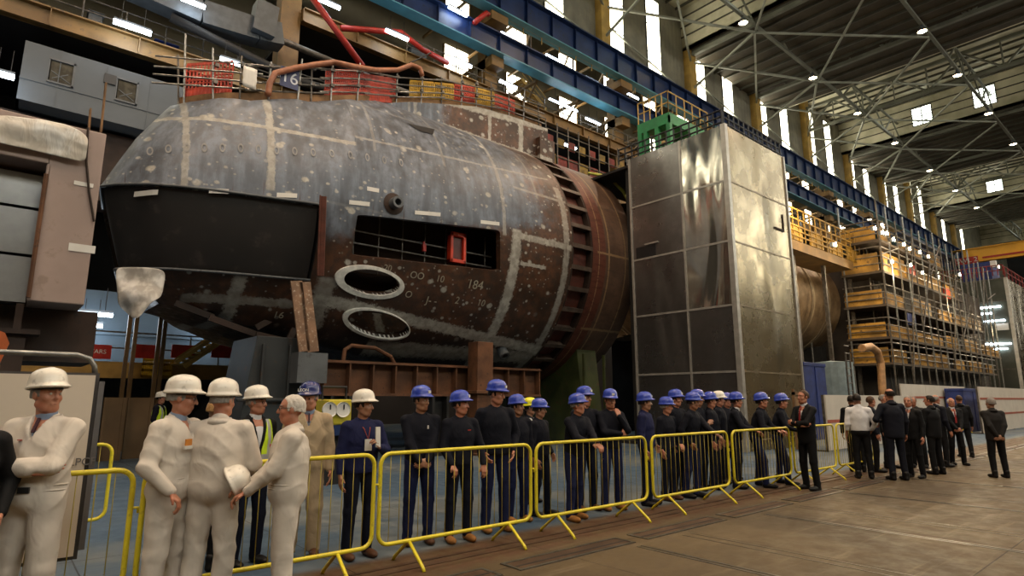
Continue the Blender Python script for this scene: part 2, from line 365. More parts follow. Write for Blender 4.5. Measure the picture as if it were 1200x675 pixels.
# added frontal fill, standing for daylight from the unseen opposite wall
for x in (-25., 0., 25., 55., 90.):
    l = bpy.data.lights.new('window_daylight', 'AREA'); l.shape = 'RECTANGLE'; l.size = 20; l.size_y = 11; l.energy = 2700; l.color = (.93, .96, 1.0)
    o = bpy.data.objects.new('window_daylight', l); COL.objects.link(o); o.location = (x, -31.4, 30); o.rotation_euler = (math.radians(68), 0, 0)

# unseen glowing aisle windows added for the streaks reflected in the tower
for k in range(-3, 1):
    for d in (1.2, 5.0, 8.8):
        xw = 9.35+BAY*k-1.0+d-9; w = 1.3
        if xw > 3: continue
        o = struct(MB().box((xw-w, 36.8, 25.), (xw-w+.1, 36.95, 29.5)).box((xw+w-.1, 36.8, 25.), (xw+w, 36.95, 29.5)).build('window_%d' % wi, ochre)); wi += 1
        MB().box((xw-w+.1, 36.9, 25.), (xw+w-.1, 36.94, 29.5)).build('pane', day_glow2, o)

for F in (48, 87, 126):
    l = bpy.data.lights.new('monitor_daylight', 'AREA'); l.shape = 'RECTANGLE'; l.size = 56; l.size_y = 1.8; l.energy = 1500; l.color = (1.0, .97, .85)
    o = bpy.data.objects.new('monitor_daylight', l); COL.objects.link(o); o.location = (F-.3, 0, 37.75); o.rotation_euler = (0, math.radians(100), 0)
# ================================================================ SUBMARINE SECTION
HY, HZ, HR = 19.68, 7.28, 5.0
def hullhit(u, v, R=HR, Yc=HY, zc=HZ):
    r = ray(u, v); a = r[1]**2+r[2]**2; oy, oz = -Yc, EYE-zc; b = oy*r[1]+oz*r[2]; cc = oy*oy+oz*oz-R*R; D = max(b*b-a*cc, 0)
    P = CAMP+r*((-b-D**.5)/a); return P[0], math.atan2(P[2]-zc, Yc-P[1])
def ipl(x, xs, ys): return float(np.interp(x, xs, ys))
def zkeel(X): return ipl(X, [1, 3, 6.2, 10, 14, 17], [4.35, 4.1, 3.35, 2.75, 2.32, 2.28])
def zdeck(X): return ipl(X, [1, 2.9, 4.5, 6.6, 7.55, 8.7, 10., 11.5, 13.1, 14.9, 17], [9.1, 9.4, 9.75, 10.4, 10.78, 11.5, 12.03, 12.46, 12.89, 13.07, 13.15])
def xnose(z): return ipl(z, [3.5, 4.2, 4.81, 6.67, 8.1, 9.4, 11], [3.2, 3.0, 1.95, 1.40, 2.0, 2.75, 3.3])
XF = 7.0
def nose(X, z):
    d = X-xnose(z)
    if d < 0: return .56
    return ipl(d, [0, .24, .93, 2.1, 3.1, 4.6], [.56, .64, .77, .87, .92, 1]) if X < XF else 1.0
DYC = 2.4; THC = math.acos(DYC/HR)
def S(X, th, w=0.0, off=0.0):                 # th: angle on the round side; w in 0..1 wall, 1..2 deck
    R = HR-off
    z0 = HZ+R*math.sin(th); z = min(max(z0, zkeel(X)), zdeck(X)-off*0); hw = R*math.cos(th)
    if w > 0:
        zc_ = HZ+R*math.sin(THC); zt = zdeck(X)
        if w <= 1: z = zc_+(zt-zc_)*w if zt > zc_ else zt; hw = DYC
        else: z = zt; hw = DYC*(2-w)
    return X, hw*nose(X, z) if X < XF else hw, z
UN = .10
def SN(u, th, w=0.0, far=False):                          # nose patch: u 0..1 from stem to XF
    z = HZ+HR*math.sin(th); X = 3
    for _ in range(4):
        xn = xnose(min(max(z, zkeel(X)), zdeck(X))); X = xn+(XF-xn)*(u-UN)/(1-UN) if u > UN else xn+.42*(1-(u/UN))
        z = S(X, th, w)[2]
    q = S(X, th, w)
    if far: q = (q[0]+1.02*(1-max(u-UN, 0)/(1-UN)), q[1], q[2]); X = q[0]
    if u <= UN:
        if far: X = xn+.42+.6*(u/UN)
        hw = HR*math.cos(th) if w == 0 else (DYC if w <= 1 else DYC*(2-w)); return X, hw*.56*(u/UN), q[2]
    return q
TH = [-90+6*k for k in range(10)]+[-34, -29.6]+[-24, -18, -12, -7.0]+[-2, 4, 10, 16, 22, 28, 34, 40, 46, 52, 57, 61.315]
THr = [math.radians(t) for t in TH]; WW = [.25, .5, .75, 1.0, 1.25, 1.5, 1.75, 2.0]
US = [0, .03, .06, .085, .1, .115, .13, .145, .17, .2, .24, .3, .37, .45, .53, .61, .69, .77, .846, .92, 1.0]
XB = 15.55
XC = 16.9
sub = empty('submarine_section', (10, HY, 0), label='huge rusty brown and grey submarine bow section standing on steel stands', cat='submarine')
hull = MB(); uvs = []
def addq(pts, sgn, flip):
    q = [(X-10, -hw*sgn, z) for (X, hw, z) in pts]; hull._add(q, [tuple(range(len(q)))[::-1] if flip else tuple(range(len(q)))])
panel_cols = [i for i in range(len(US)-1) if US[i] < .84]
i1, i2 = TH.index(-29.6), TH.index(-7.0)
for sgn in (1, -1):
    for i in range(len(THr)-1+len(WW)):
        for j in range(len(US)-1):
            if sgn == 1 and i1 <= i < i2 and US[j+1] <= .86: continue
            if i < len(THr)-1: A = (THr[i], 0); B = (THr[i+1], 0)
            else:
                k = i-(len(THr)-1); A = (THC, WW[k-1] if k else 0); B = (THC, WW[k])
            fa_ = sgn < 0; addq([SN(US[j], *A, fa_), SN(US[j+1], *A, fa_), SN(US[j+1], *B, fa_), SN(US[j], *B, fa_)], sgn, sgn < 0)
# mid body: near side by constrained triangulation with openings, far side plain
def to2(u, v): X, t = hullhit(u, v); return (X, t)
def ell(cx, cy, ax, ay, tilt, n=40, s=1.0):
    o = []
    for k in range(n):
        a = 2*PI*k/n; x = math.cos(a)*ax*s; y = math.sin(a)*ay*s; o.append(to2(cx+x*math.cos(tilt)-y*math.sin(tilt), cy+x*math.sin(tilt)+y*math.cos(tilt)))
    return o
def rrect(P, r=.14, n=5):                     # rounded polygon in (X, theta)
    o = []; N = len(P)
    for i in range(N):
        p = np.array(P[i]); a = np.array(P[i-1]); b = np.array(P[(i+1) % N]); 
        ka = p+(a-p)*min(r, .4); kb = p+(b-p)*min(r*1.6, .4)*(1 if i % 2 else 1)
        for k in range(n+1):
            t = k/n; o.append(tuple((1-t)**2*ka+2*t*(1-t)*p+t*t*kb))
    return o
rect_hole = rrect([(7.06, math.radians(-7.2)), (12.1, math.radians(-1.6)), (12.3, math.radians(-17.0)), (7.06, math.radians(-20.3))], .05)
oval1 = ell(435, 330, 33, 14.5, .16); oval2 = ell(443, 379, 37, 15, .22)
port = ell(461, 239, 5, 5, 0, 16); port2 = ell(588, 411, 6, 5, .2, 16)
holes = [rect_hole, oval1, oval2, port, port2]
# keep every hole to X>7.02 so that it stays in this patch
holes = [[(max(x, 7.03), t) for x, t in h] for h in holes]
pts = []; edges = []
nx = 58; xs = [XF+(XB-XF)*k/nx for k in range(nx+1)]
ths = []
for a, b in zip(THr[:-1], THr[1:]): ths += [a, (a+b)/2]
ths.append(THr[-1])
def inside(p, poly):
    c = False; n_ = len(poly)
    for i in range(n_):
        x1, y1 = poly[i]; x2, y2 = poly[i-1]
        if (y1 > p[1]) != (y2 > p[1]) and p[0] < (x2-x1)*(p[1]-y1)/(y2-y1)+x1: c = not c
    return c
K5 = 5.0
for x_ in xs:
    for t_ in ths:
        if any(inside((x_, t_), h) for h in holes): continue
        if x_ == xs[0] or x_ == xs[-1] or min(math.hypot(x_-a, (t_-b)*K5) for h in holes for a, b in h) > .06: pts.append((x_, t_))
for h in holes:
    b = len(pts); pts += h; edges += [(b+i, b+(i+1) % len(h)) for i in range(len(h))]
res = geometry.delaunay_2d_cdt([Vector((p[0], p[1]*K5)) for p in pts], edges, [], 0, 1e-5)
vv, fcs = res[0], res[2]
keep = []
for f in fcs:
    cx = sum(vv[i][0] for i in f)/len(f); cy = sum(vv[i][1] for i in f)/len(f)/K5
    if not any(inside((cx, cy), h) for h in holes): keep.append(tuple(f))
hull._add([(lambda s: (s[0]-10, -s[1], s[2]))(S(p[0], p[1]/K5)) for p in vv], keep)
for i in range(len(THr)-1):
    for j in range(14):
        xa = XF+(XB-XF)*j/14; xb = XF+(XB-XF)*(j+1)/14
        addq([S(xa, THr[i]), S(xb, THr[i]), S(xb, THr[i+1]), S(xa, THr[i+1])], -1, True)
for sgn in (1, -1):
    for k in range(len(WW)):
        for j in range(32):
            xa = XF+(XC-XF)*j/32; xb = XF+(XC-XF)*(j+1)/32; w0 = WW[k-1] if k else 0
            addq([S(xa, THC, w0), S(xb, THC, w0), S(xb, THC, WW[k]), S(xa, THC, WW[k])], sgn, sgn < 0)
# hole linings (plate thickness)
for h in holes:
    n_ = len(h); A = [S(*p) for p in h]; B = [S(p[0], p[1], 0, .22) for p in h]
    for i in range(n_):
        j = (i+1) % n_; addq([A[i], A[j], (B[j][0], B[j][1]-.0, B[j][2]), (B[i][0], B[i][1], B[i][2])], 1, False)
me = hull.mesh('hull', weld=.0005)
# hull material: paint and rust regions, painted-in light and shade, ground welds, chalky spots (all in object coordinates, metres)
def hull_material():
    n = NT('hull_steel'); v = n.coord('Object'); x, y, z = n.sep(v)
    X = n.math('ADD', x, 10.0)
    th = n.math('ARCTAN2', n.math('SUBTRACT', z, HZ), n.math('MULTIPLY', y, -1.0))
    fl = n.noise(v, 1.1, 5, .6); fm = n.noise(v, 4.5, 4, .6); ff = n.noise(n.mapv(v, (1, 1, .15)), 3.0, 4, .6); wob = n.noise(v, 2.6, 4, .7)
    grey = n.mix(n.ramp(ff, .35, .68), (.085, .098, .122), (.17, .198, .25))  # grey paint; its blue cast is cool overhead light put into the colour
    grey = n.mix(n.ramp(fm, .35, .62, .35, 0), grey, (.05, .042, .040))
    brown = n.mix(n.ramp(fl, .35, .65), (.042, .020, .011), (.120, .052, .027)); brown = n.mix(n.ramp(fm, .42, .62, 0, .6), brown, (.042, .03, .024))
    # brown towards the right and low down
    s = n.math('ADD', n.math('MULTIPLY', n.math('SUBTRACT', X, 11.3), .38), n.math('MINIMUM', n.math('MAXIMUM', n.math('MULTIPLY', n.math('SUBTRACT', -.03, th), 8.0), -.9), 4.0))
    s = n.math('ADD', s, n.math('MULTIPLY', n.math('SUBTRACT', wob, .5), 1.6)); s = n.math('ADD', s, n.math('MULTIPLY', n.ramp(z, 11.62, 11.72), n.math('MULTIPLY', n.math('SUBTRACT', X, 10.6), 1.0))); sb = n.ramp(s, -.35, .55)
    c = n.mix(sb, grey, brown)
    c = n.mix(n.math('MULTIPLY', n.ramp(z, 4.3, 3.3), .8), c, (.018, .011, .008))  # underside shade put into the colour, darkest at the keel
    # bright, ground weld seams
    wn_ = n.math('MULTIPLY', n.math('SUBTRACT', wob, .5), .34); wn2 = n.math('MULTIPLY', n.math('SUBTRACT', n.noise(v, 9, 4, .7), .5), .55)
    tot = None
    def line(d, w, rng=None, a=1.0):
        nonlocal tot
        d = n.math('ABSOLUTE', n.math('ADD', d, n.math('MULTIPLY', wn_, .25)))
        m = n.ramp(n.math('ADD', d, n.math('MULTIPLY', wn2, w*3.5)), w*1.25, w*.75, 0, a)
        if rng:
            src, lo, hi = rng; m = n.math('MULTIPLY', m, n.math('MULTIPLY', n.ramp(src, lo-.04, lo+.04), n.ramp(src, hi+.04, hi-.04)))
        tot = m if tot is None else n.math('MAXIMUM', tot, m)
    sub_ = lambda a, b: n.math('SUBTRACT', a, b)
    for xs_, w, lo, hi, a in ((2.95, .07, 6.7, 12, .6), (4.80, .09, 6.9, 12, .7), (7.6, .05, 8.7, 12, .3), (10.05, .05, 8.9, 12.5, .3), (12.85, .2, 2, 7.3, .9), (12.3, .07, 7, 11.7, .5), (6.6, .25, 3.6, 4.9, .6), (4.5, .16, 3.4, 4.75, .7), (15.25, .14, 2.5, 9.5, .6), (13.7, .08, 11.3, 14, .9), (15.35, .12, 11.2, 14, .9), (14.0, .05, 8.7, 11, .3), (10.3, .07, 11.5, 13.5, .5)):
        line(sub_(X, xs_), w, (z, lo, hi), a)
    line(sub_(z, 8.75), .06, (X, 1.8, 7), .75); line(sub_(z, n.math('ADD', 8.3, n.math('MULTIPLY', X, .1))), .04, (X, 7, 15), .45)
    line(sub_(z, n.math('SUBTRACT', 5.0, n.math('MULTIPLY', X, .1))), .15, (X, 6.4, 15.5), .9); line(sub_(z, 4.2), .10, (X, 3.4, 6.6), .6)
    line(sub_(z, 7.1), .11, (X, 12.8, 15.5), .85); line(sub_(z, 6.2), .06, (X, 13.1, 14.3), .9); line(sub_(z, 3.2), .2, (X, 8.5, 15.4), .7)
    line(sub_(z, 11.55), .14, (X, 11.5, 16.9), .8); line(sub_(z, n.math('ADD', n.math('MULTIPLY', sub_(X, 13.0), .10), 12.75)), .13, (X, 10.8, 17), .8); line(sub_(z, 8.9), .05, (X, 12.9, 15.5), .5)
    line(sub_(z, n.math('ADD', 10.4, n.math('MULTIPLY', X, .02))), .04, (X, 4, 12), .18)
    line(sub_(z, 6.82), .035, (X, 6.2, 12.3), .12)
    # scattered ground spots: two sizes, rarer on grey paint
    for sc_, thr, a in ((1.7, .17, .9), (2.9, .16, .8), (5.0, .15, .6)):
        vo = n.N.new('ShaderNodeTexVoronoi'); vo.feature = 'F1'; vo.inputs['Scale'].default_value = sc_; n.L(n.mapv(v, (1, .8, 1.25)), vo.inputs['Vector'])
        cs = n.sep(vo.outputs['Color']); dd = n.math('ADD', vo.outputs['Distance'], n.math('MULTIPLY', wn2, .42))
        m = n.math('MULTIPLY', n.ramp(dd, thr*1.4, thr*.75, 0, a), n.ramp(cs[0], .40, .5)); m = n.math('MULTIPLY', m, n.ramp(n.math('ADD', fl, n.math('MULTIPLY', sb, .08)), .36, .50, .3, 1))
        m = n.math('MULTIPLY', m, n.ramp(z, 3.2, 4.2)); tot = n.math('MAXIMUM', tot, m)
    patch = n.math('MULTIPLY', n.ramp(n.noise(v, 1.7, 5, .75), .60, .68, 0, .6), n.ramp(X, 9.5, 12)); patch = n.math('MULTIPLY', patch, n.ramp(z, 9.5, 11)); tot = n.math('MAXIMUM', tot, patch)
    chalk = n.mix(n.ramp(fm, .35, .65), (.30, .285, .25), (.50, .48, .43)); c = n.mix(tot, c, chalk)
    # short rust runs above the chine
    run = n.math('MULTIPLY', n.ramp(n.noise(n.mapv(v, (6, .1, .25)), 1.6, 2), .63, .68, 0, .7), n.math('MULTIPLY', n.ramp(z, 6.6, 6.75), n.ramp(z, 7.3, 6.9)))
    c = n.mix(run, c, (.06, .025, .018)); n.col(c)
    n.set(n.b.inputs['Roughness'], n.math('ADD', n.math('MULTIPLY', tot, .2), n.ramp(fm, .3, .7, .36, .55))); n.b.inputs['Metallic'].default_value = .25
    n.bump(n.math('ADD', n.math('MULTIPLY', fl, 1.0), n.math('MULTIPLY', tot, .15)), .035, .5); return n.m
hull_m = hull_material()
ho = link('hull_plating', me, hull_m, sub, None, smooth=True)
m_ = ho.modifiers.new('e', 'EDGE_SPLIT'); m_.split_angle = math.radians(28)
def hb(): return MB()
def T(p): return (p[0]-10, p[1]-HY, p[2])
def sp(X, th, off=0.0, w=0.0): s = S(X, th, w, off); return (s[0]-10, -s[1], s[2])
# dark side panel (set back below the overhang)
pm = mat('black_rubber_panel', (.016, .013, .012), .6, 0, .4, .6, grime=(.036, .027, .024)); P = []
def offp(u, th, d):
    s = SN(u, th); e = .01; a = SN(min(u+e, 1), th); b = SN(u, th+e) 
    return (s[0]-10+(.10 if u <= UN else .04), -(s[1]-d if s[1] > d else s[1]*.5), s[2])
us2 = [u for u in US if u < .83]+[.83]
for i in range(i1, i2+1): P.append([offp(u, THr[i], .10) for u in us2])
MB().grid(P).build('side_panel', pm, sub, smooth=True)
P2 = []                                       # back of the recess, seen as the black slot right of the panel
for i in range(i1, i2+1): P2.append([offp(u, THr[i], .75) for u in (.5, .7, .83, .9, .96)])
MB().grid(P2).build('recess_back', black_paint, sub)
q = []
for i in range(i1, i2+1): q.append([sp(*(lambda s: (s[0], THr[i]))(SN(.846, THr[i])), 0.), (lambda s: (s[0]-10+.05, -s[1]+.8, s[2]))(SN(.846, THr[i]))])
MB().grid(q).build('recess_edge', dark_steel, sub)
lip = MB()
for i in (i1, i2):
    lip.tube([(lambda s: (s[0]-10, -s[1]-.01, s[2]+(.03 if i == i2 else -.02)))(SN(u, THr[i])) for u in US[1:] if u < .87], .035, 6)
lip.build('recess_lip', grey_steel, sub, smooth=True)
# rusty post standing at the end of the panel
a = np.array(at(379, 230, 1, 14.45)); b = np.array(at(376, 323, 1, 14.95))
MB().bar(T(a), T(b), .16, .12).bar(T(a+[-.09, -.03, 0]), T(b+[-.09, -.03, 0]), .03, .2).build('edge_post', mat('red_oxide_steel', (.17, .055, .035), .6, 0, .4, 3., grime=(.07, .03, .02)), sub)
# white oval rims, port pipes
rimm = mat('ground_white_rim', (.82, .81, .76), .5, .1, .25, 6.)
def rim(cx, cy, ax, ay, tilt, w, lab):
    A = ell(cx, cy, ax, ay, tilt, 48); B = ell(cx-2.5, cy, ax+w, ay+w*.55, tilt, 48); mb = MB(); P = [[], [], [], []]
    for i in range(49):
        p = A[i % 48]; q = B[i % 48]; P[0].append(sp(*p, .12)); P[1].append(sp(*p, -.07)); P[2].append(sp(*q, -.06)); P[3].append(sp(*q, .03))
    return mb.grid(P).build('hatch_rim', rimm, sub, smooth=False)
rim(435, 330, 33, 14.5, .16, 8, ''); rim(443, 379, 37, 15, .22, 3.5, '')
for (u, v, r) in ((461, 239, .15), (588, 411, .17)):
    p = to2(u, v); a = np.array(sp(*p, .3)); b = np.array(sp(*p, -.28))
    mb = MB(); prof = []
    d = Vector(b-a).normalized(); mb.tube([a, b], r+.02, 20, cap=False); mb.tube([b, a], r-.05, 20, cap=False)
    rg = []; 
    x_ = d.cross(Vector((0, 0, 1))).normalized(); y_ = x_.cross(d)
    mb.grid([[tuple(Vector(b)+(x_*math.cos(2*PI*k/20)+y_*math.sin(2*PI*k/20))*rr) for k in range(21)] for rr in (r+.02, r-.05)])
    mb.build('port_pipe', grey_steel, sub, smooth=False)
    p2 = [sp(p[0]+math.cos(2*PI*k/20)*(r+.17), p[1]+math.sin(2*PI*k/20)*(r+.17)/5, -.02) for k in range(21)]; p1 = [sp(p[0]+math.cos(2*PI*k/20)*(r), p[1]+math.sin(2*PI*k/20)*(r)/5, -.04) for k in range(21)]
    if u < 500: MB().grid([p1, p2]).build('port_flange', dark_rust, sub)
# dark plating inside the openings
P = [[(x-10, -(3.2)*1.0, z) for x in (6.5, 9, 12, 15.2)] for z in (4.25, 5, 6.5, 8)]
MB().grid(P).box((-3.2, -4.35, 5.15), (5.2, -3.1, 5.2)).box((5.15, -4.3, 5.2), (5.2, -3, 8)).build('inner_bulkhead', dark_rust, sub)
# deck casing end and end ring
def arcgrid(x0, x1, R, n=96, nx=1, a0=-PI/2, a1=3*PI/2):
    return [[(x0+(x1-x0)*j/nx-10, -R*math.cos(a0+(a1-a0)*i/n), HZ+R*math.sin(a0+(a1-a0)*i/n)) for j in range(nx+1)] for i in range(n+1)]
cap = MB()                                    # bulkhead closing the casing and shell ends
for sgn in (1, -1): cap._add([(XC-10, -DYC*sgn, HZ+4.2), (XC-10, 0, HZ+4.2), (XC-10, 0, zdeck(XC)), (XC-10, -DYC*sgn, zdeck(XC))], [(0, 1, 2, 3)])
cap.build('casing_end', hull_m, sub)
MB().box((XC-10-.7, -DYC-.25, 11.5), (XC-10+.15, -DYC+.3, 12.5)).build('casing_bracket', hull_m, sub)
redbrown = mat('red_oxide_inner_plate', (.13, .035, .022), .6, .1, .5, 1.6, grime=(.05, .025, .018))
MB().grid(arcgrid(XB-.2, 16.75, 4.72)).build('recessed_ring', redbrown, sub, smooth=True)
                                             # ladder-like frame of the open band
for (xa, ra) in ((XB, 5.0), (16.60, 4.98)):
    fr = MB()
    for (r0, r1) in ((4.7, ra), ):
        for i in range(96):
            a0 = -PI/2+2*PI*i/96; a1 = a0+2*PI/96
            q = [(xa-10+dx, -r*math.cos(a), HZ+r*math.sin(a)) for dx in (0, .07) for a in (a0, a1) for r in (r0, r1)]
            fr._add(q, [(0, 1, 3, 2), (4, 6, 7, 5), (1, 5, 7, 3), (0, 2, 6, 4)])
    fr.build('ring_frame', dark_rust, sub)
for k in range(15):
    a = math.radians(-74+k*9.2)
    q = MB(); c_, s_ = math.cos(a), math.sin(a); t_ = Vector((0, s_, c_))
    for R0 in (4.86,):
        o = Vector((XB-10, -R0*c_, HZ+R0*s_)); o2 = Vector((16.65-10, -R0*c_, HZ+R0*s_))
        q.bar(o, o2, .05, .26, up=(0, -c_, s_)).bar(o+Vector((0, -.14*c_, .14*s_)), o2+Vector((0, -.14*c_, .14*s_)), .16, .03, up=(0, -c_, s_))
    q.build('cross_rib', mat('brown_rib_plate', (.12, .085, .065), .5, .3, .4, 4.), sub)
n = NT('ring_steel'); v = n.coord('Object'); x, y, z = n.sep(v); X = n.math('ADD', x, 10.0); th = n.math('ARCTAN2', n.math('SUBTRACT', z, HZ), n.math('MULTIPLY', y, -1.0))
fa = n.noise(v, .9, 5, .65); fb = n.noise(n.mapv(v, (.3, 1, 1)), 7, 4)
c = n.mix(n.ramp(fa, .35, .65), (.085, .05, .034), (.15, .085, .055)); c = n.mix(n.ramp(X, 17.45, 17.4), c, n.mix(n.ramp(fb, .3, .7), (.09, .028, .018), (.16, .05, .03)))
c = n.mix(n.ramp(fb, .5, .75, 0, .5), c, (.05, .035, .028))
gold = None
for d, w in ((n.math('SUBTRACT', X, 17.62), .045), (n.math('SUBTRACT', X, 18.62), .04), (n.math('MULTIPLY', n.math('SUBTRACT', th, math.radians(-36)), 5.), .06), (n.math('MULTIPLY', n.math('SUBTRACT', th, math.radians(-1)), 5.), .05), (n.math('SUBTRACT', X, 17.05), .03)):
    m = n.ramp(n.math('ADD', n.math('ABSOLUTE', d), n.math('MULTIPLY', n.math('ABSOLUTE', n.math('SUBTRACT', fb, .5)), .15)), w*1.3, w*.7); gold = m if gold is None else n.math('MAXIMUM', gold, m)
gold = n.math('MULTIPLY', gold, n.ramp(n.math('ADD', X, 0.), 16.9, 17.0, 0, .75))
n.col(n.mix(gold, c, (.34, .22, .11))); n.pr(.45, .3); n.bump(fa, .02, .4); ring_m = n.m
MB().grid(arcgrid(16.68, 19.25, 5.0, 120, 6)).build('end_ring', ring_m, sub, smooth=True)
e = MB(); e.grid([[(19.25-10, -r*math.cos(2*PI*i/96), HZ+r*math.sin(2*PI*i/96)) for i in range(97)] for r in (5.0, 4.85)]); e.grid([[(xx-10, -4.85*math.cos(2*PI*i/96), HZ+4.85*math.sin(2*PI*i/96)) for i in range(97)] for xx in (19.25, 16.8)])
e.build('ring_end_face', dark_steel, sub)
# lower keel plates under the overhang and open framing
k = MB()
for (u0, v0, u1, v1, Y) in ((245, 372, 300, 392, 16.6), (300, 392, 345, 402, 16.4), (250, 362, 330, 390, 17.4), (300, 384, 322, 372, 16.6), (336, 404, 345, 385, 16.2), (205, 355, 250, 372, 16.9)):
    a = at(u0, v0, 1, Y); b = at(u1, v1, 1, Y); k.bar(T(a), T(b), .09, .16)
k.build('keel_framing', dark_rust, sub)
# white paper labels above the chine, painted ring marks, chalk numbers
for (u, v, w) in ((184, 209, 26), (265, 216, 22), (340, 226, 22), (421, 238, 24), (501, 250, 30), (574, 261, 22), (437, 222, 14)):
    p0 = to2(u-w/2, v-1); p1 = to2(u+w/2, v+1.5); t0 = p0[1]; h_ = .024
    MB().grid([[(lambda s: (s[0]-10, -s[1]-.015, s[2]))(S(p0[0]+(p1[0]-p0[0])*i/4, p0[1]+(p1[1]-p0[1])*i/4+dh)) for i in range(5)] for dh in (-h_/2, h_/2)]).build('paper_label', white_paint, sub)
for i in range(15):
    u = 192+i*(470-192)/14; v = 152+(191-152)*(i/14)**1.1; p = to2(u, v)
    for rr in ((.085, .05),):
        MB().grid([[(lambda s: (s[0]-10, -s[1]-.012, s[2]+.01))(S(p[0]+r*math.cos(2*PI*j/14)*.75, p[1]+r*1.6*math.sin(2*PI*j/14)/5)) for j in range(15)] for r in rr]).build('painted_ring_mark', mat('faded_white_marking', (.30, .30, .30), .6), sub)
chalk = mat('chalk_writing', (.38, .34, .26), .8)
for body, u, v, s_ in (('184', 556, 334, .42), ('10', 563, 355, .32), ('2', 535, 352, .34), ('OO', 488, 323, .3), ('10', 515, 327, .3), ('O', 478, 345, .3), ('J- -', 505, 352, .34), ('-20', 452, 314, .26), ('16', 332, 367, .3)):
    p = to2(u, v); o = Vector(S(*p)); P0 = Vector((p[0], HY-S(*p)[1]-.02, S(*p)[2])); nrm = Vector((0, -math.cos(p[1]), math.sin(p[1])))
    upv = Vector((0, math.sin(p[1]), math.cos(p[1]))); text('chalk_number', body, s_, chalk, sub, frame(P0+nrm*.03, (1, 0, 0), upv))
# dark triangular slit on the shoulder
p = [to2(*q) for q in ((476, 144.5), (509, 152), (507, 158), (492, 154))]
MB()._add([(lambda s: (s[0]-10, -s[1]-.02, s[2]+.01))(S(*q)) for q in p], [(0, 1, 2, 3)]).build('shoulder_slot', black_paint, sub)
# ---------------------------------------------------------------- things in the big opening
r = empty('opening_scaffold', (9.5, 15.6, 5.0), label='grey scaffold rails standing inside the long rectangular hull opening', cat='scaffold')
mb = MB()
for z in (6.05, 6.42): mb.tube([(-3.2, -.1, z-5), (2.9, -.1, z-5+.0)], .028, 8)
mb.build('guard_rail', galv, r); 
mb = MB()
for k in range(8): mb.tube([(-2.9+k*.8, 0, 0.2), (-2.9+k*.8, 0, 2.1)], .024, 8)
mb.build('upright', scaf_dull, r)
c = at(535, 291, 1, 15.3)
r = empty('red_access_frame', tuple(c), label='bright orange-red upright frame in the rectangular hull opening', cat='frame')
mb = MB(); w, h = .30, .5
mb.box((-w, -.12, -h), (-w+.1, .12, h)).box((w-.1, -.12, -h), (w, .12, h)).box((-w, -.12, h-.14), (w, .12, h)).box((-w, -.12, -h), (w, .12, -h+.12)).box((-w, .06, -h), (w, .12, h))
mb.build('frame', mat('bright_red_plastic', (.75, .05, .015), .4), r, bevel=.02); MB().box((-w+.1, -.02, -h+.12), (w-.1, .05, h-.14)).build('screen', mat('dark_red_screen', (.10, .012, .008), .4), r)
c = at(497, 290, 1, 15.35); tag(MB().box((-.06, -.04, -.13), (.06, .04, .1)).box((-.04, -.03, .1), (.02, .03, .18)).build('safety_tag', red_paint, None, tuple(c), bevel=.01), 'small red tag hung on a rail inside the hull opening', 'tag')
# ---------------------------------------------------------------- stands below
def thing_mb(mb, name, m, label, cat, group=None, bevel=0, loc=None): return tag(mb.build(name, m, None, loc, bevel=bevel), label, cat, group)
a = at(375, 430, 1, 15.6); b = at(620, 430, 1, 15.6)
zt = at(450, 425, 1, 15.6)[2]; r = MB(); x0 = at(372, 440, 1, 15.6)[0]; x1 = at(628, 440, 1, 15.6)[0]
r.box((x0, 15.35, zt-.07), (x1, 15.95, zt)).box((x0, 15.35, zt-.95), (x1, 15.95, zt-.88)).box((x0, 15.63, zt-.9), (x1, 15.67, zt-.05))
for k in range(12): r.box((x0+.1+k*(x1-x0)/11.2, 15.38, zt-.9), (x0+.14+k*(x1-x0)/11.2, 15.65, zt-.05))
thing_mb(r, 'support_girder', rust, 'long rusty I-section girder lying under the submarine', 'girder')
for k, X in enumerate((x0+.6, x0+3.8, x0+7.2)):
    mb = MB(); mb.box((X-.4, 15.3, 0), (X+.4, 16.0, .08)).box((X-.3, 15.6, .08), (X+.3, 15.7, zt-.95)).box((X-.3, 15.35, .08), (X-.22, 15.95, zt-.95)).box((X+.22, 15.35, .08), (X+.3, 15.95, zt-.95))
    thing_mb(mb, 'girder_trestle', dark_steel, 'dark steel trestle carrying the rusty girder, in the shade of the hull', 'trestle', 'dark trestles under the rusty girder')
def post(u0, v0, u1, v1, Y, w, d, m, label, base=True):
    a = at(u0, v0, 1, Y); b = at(u1, v1, 1, Y); mb = MB(); mb.bar(a, b, w, .05).bar(a+np.array([0, d/2, 0]), b+np.array([0, d/2, 0]), .05, d).bar(a+np.array([0, d, 0]), b+np.array([0, d, 0]), w, .05)
    return mb, a, b
mb = MB(); a = at(352, 330, 1, 15.0); b = at(362, 412, 1, 14.9)
for dx in (-.11, .11): mb.bar(a+np.array([dx, 0, 0]), b+np.array([dx, 0, 0]), .05, .3)
mb.bar(a+np.array([0, .12, 0]), b+np.array([0, .12, 0]), .2, .05)
q = thing_mb(mb, 'slanted_strut', mat('worn_ochre_strut', (.24, .13, .07), .6, 0, .4, 3., grime=(.42, .36, .27)), 'slanted worn orange-brown strut below the dark side panel', 'strut')
b0 = at(362, 414, 1, 14.9); MB().box((b0[0]-.38, 14.6, b0[2]-.75), (b0[0]+.38, 15.2, b0[2])).build('foot_block', grey_steel, q)
mb = MB(); xa, xb = at(275, 430, 1, 15.5)[0], at(345, 430, 1, 15.5)[0]
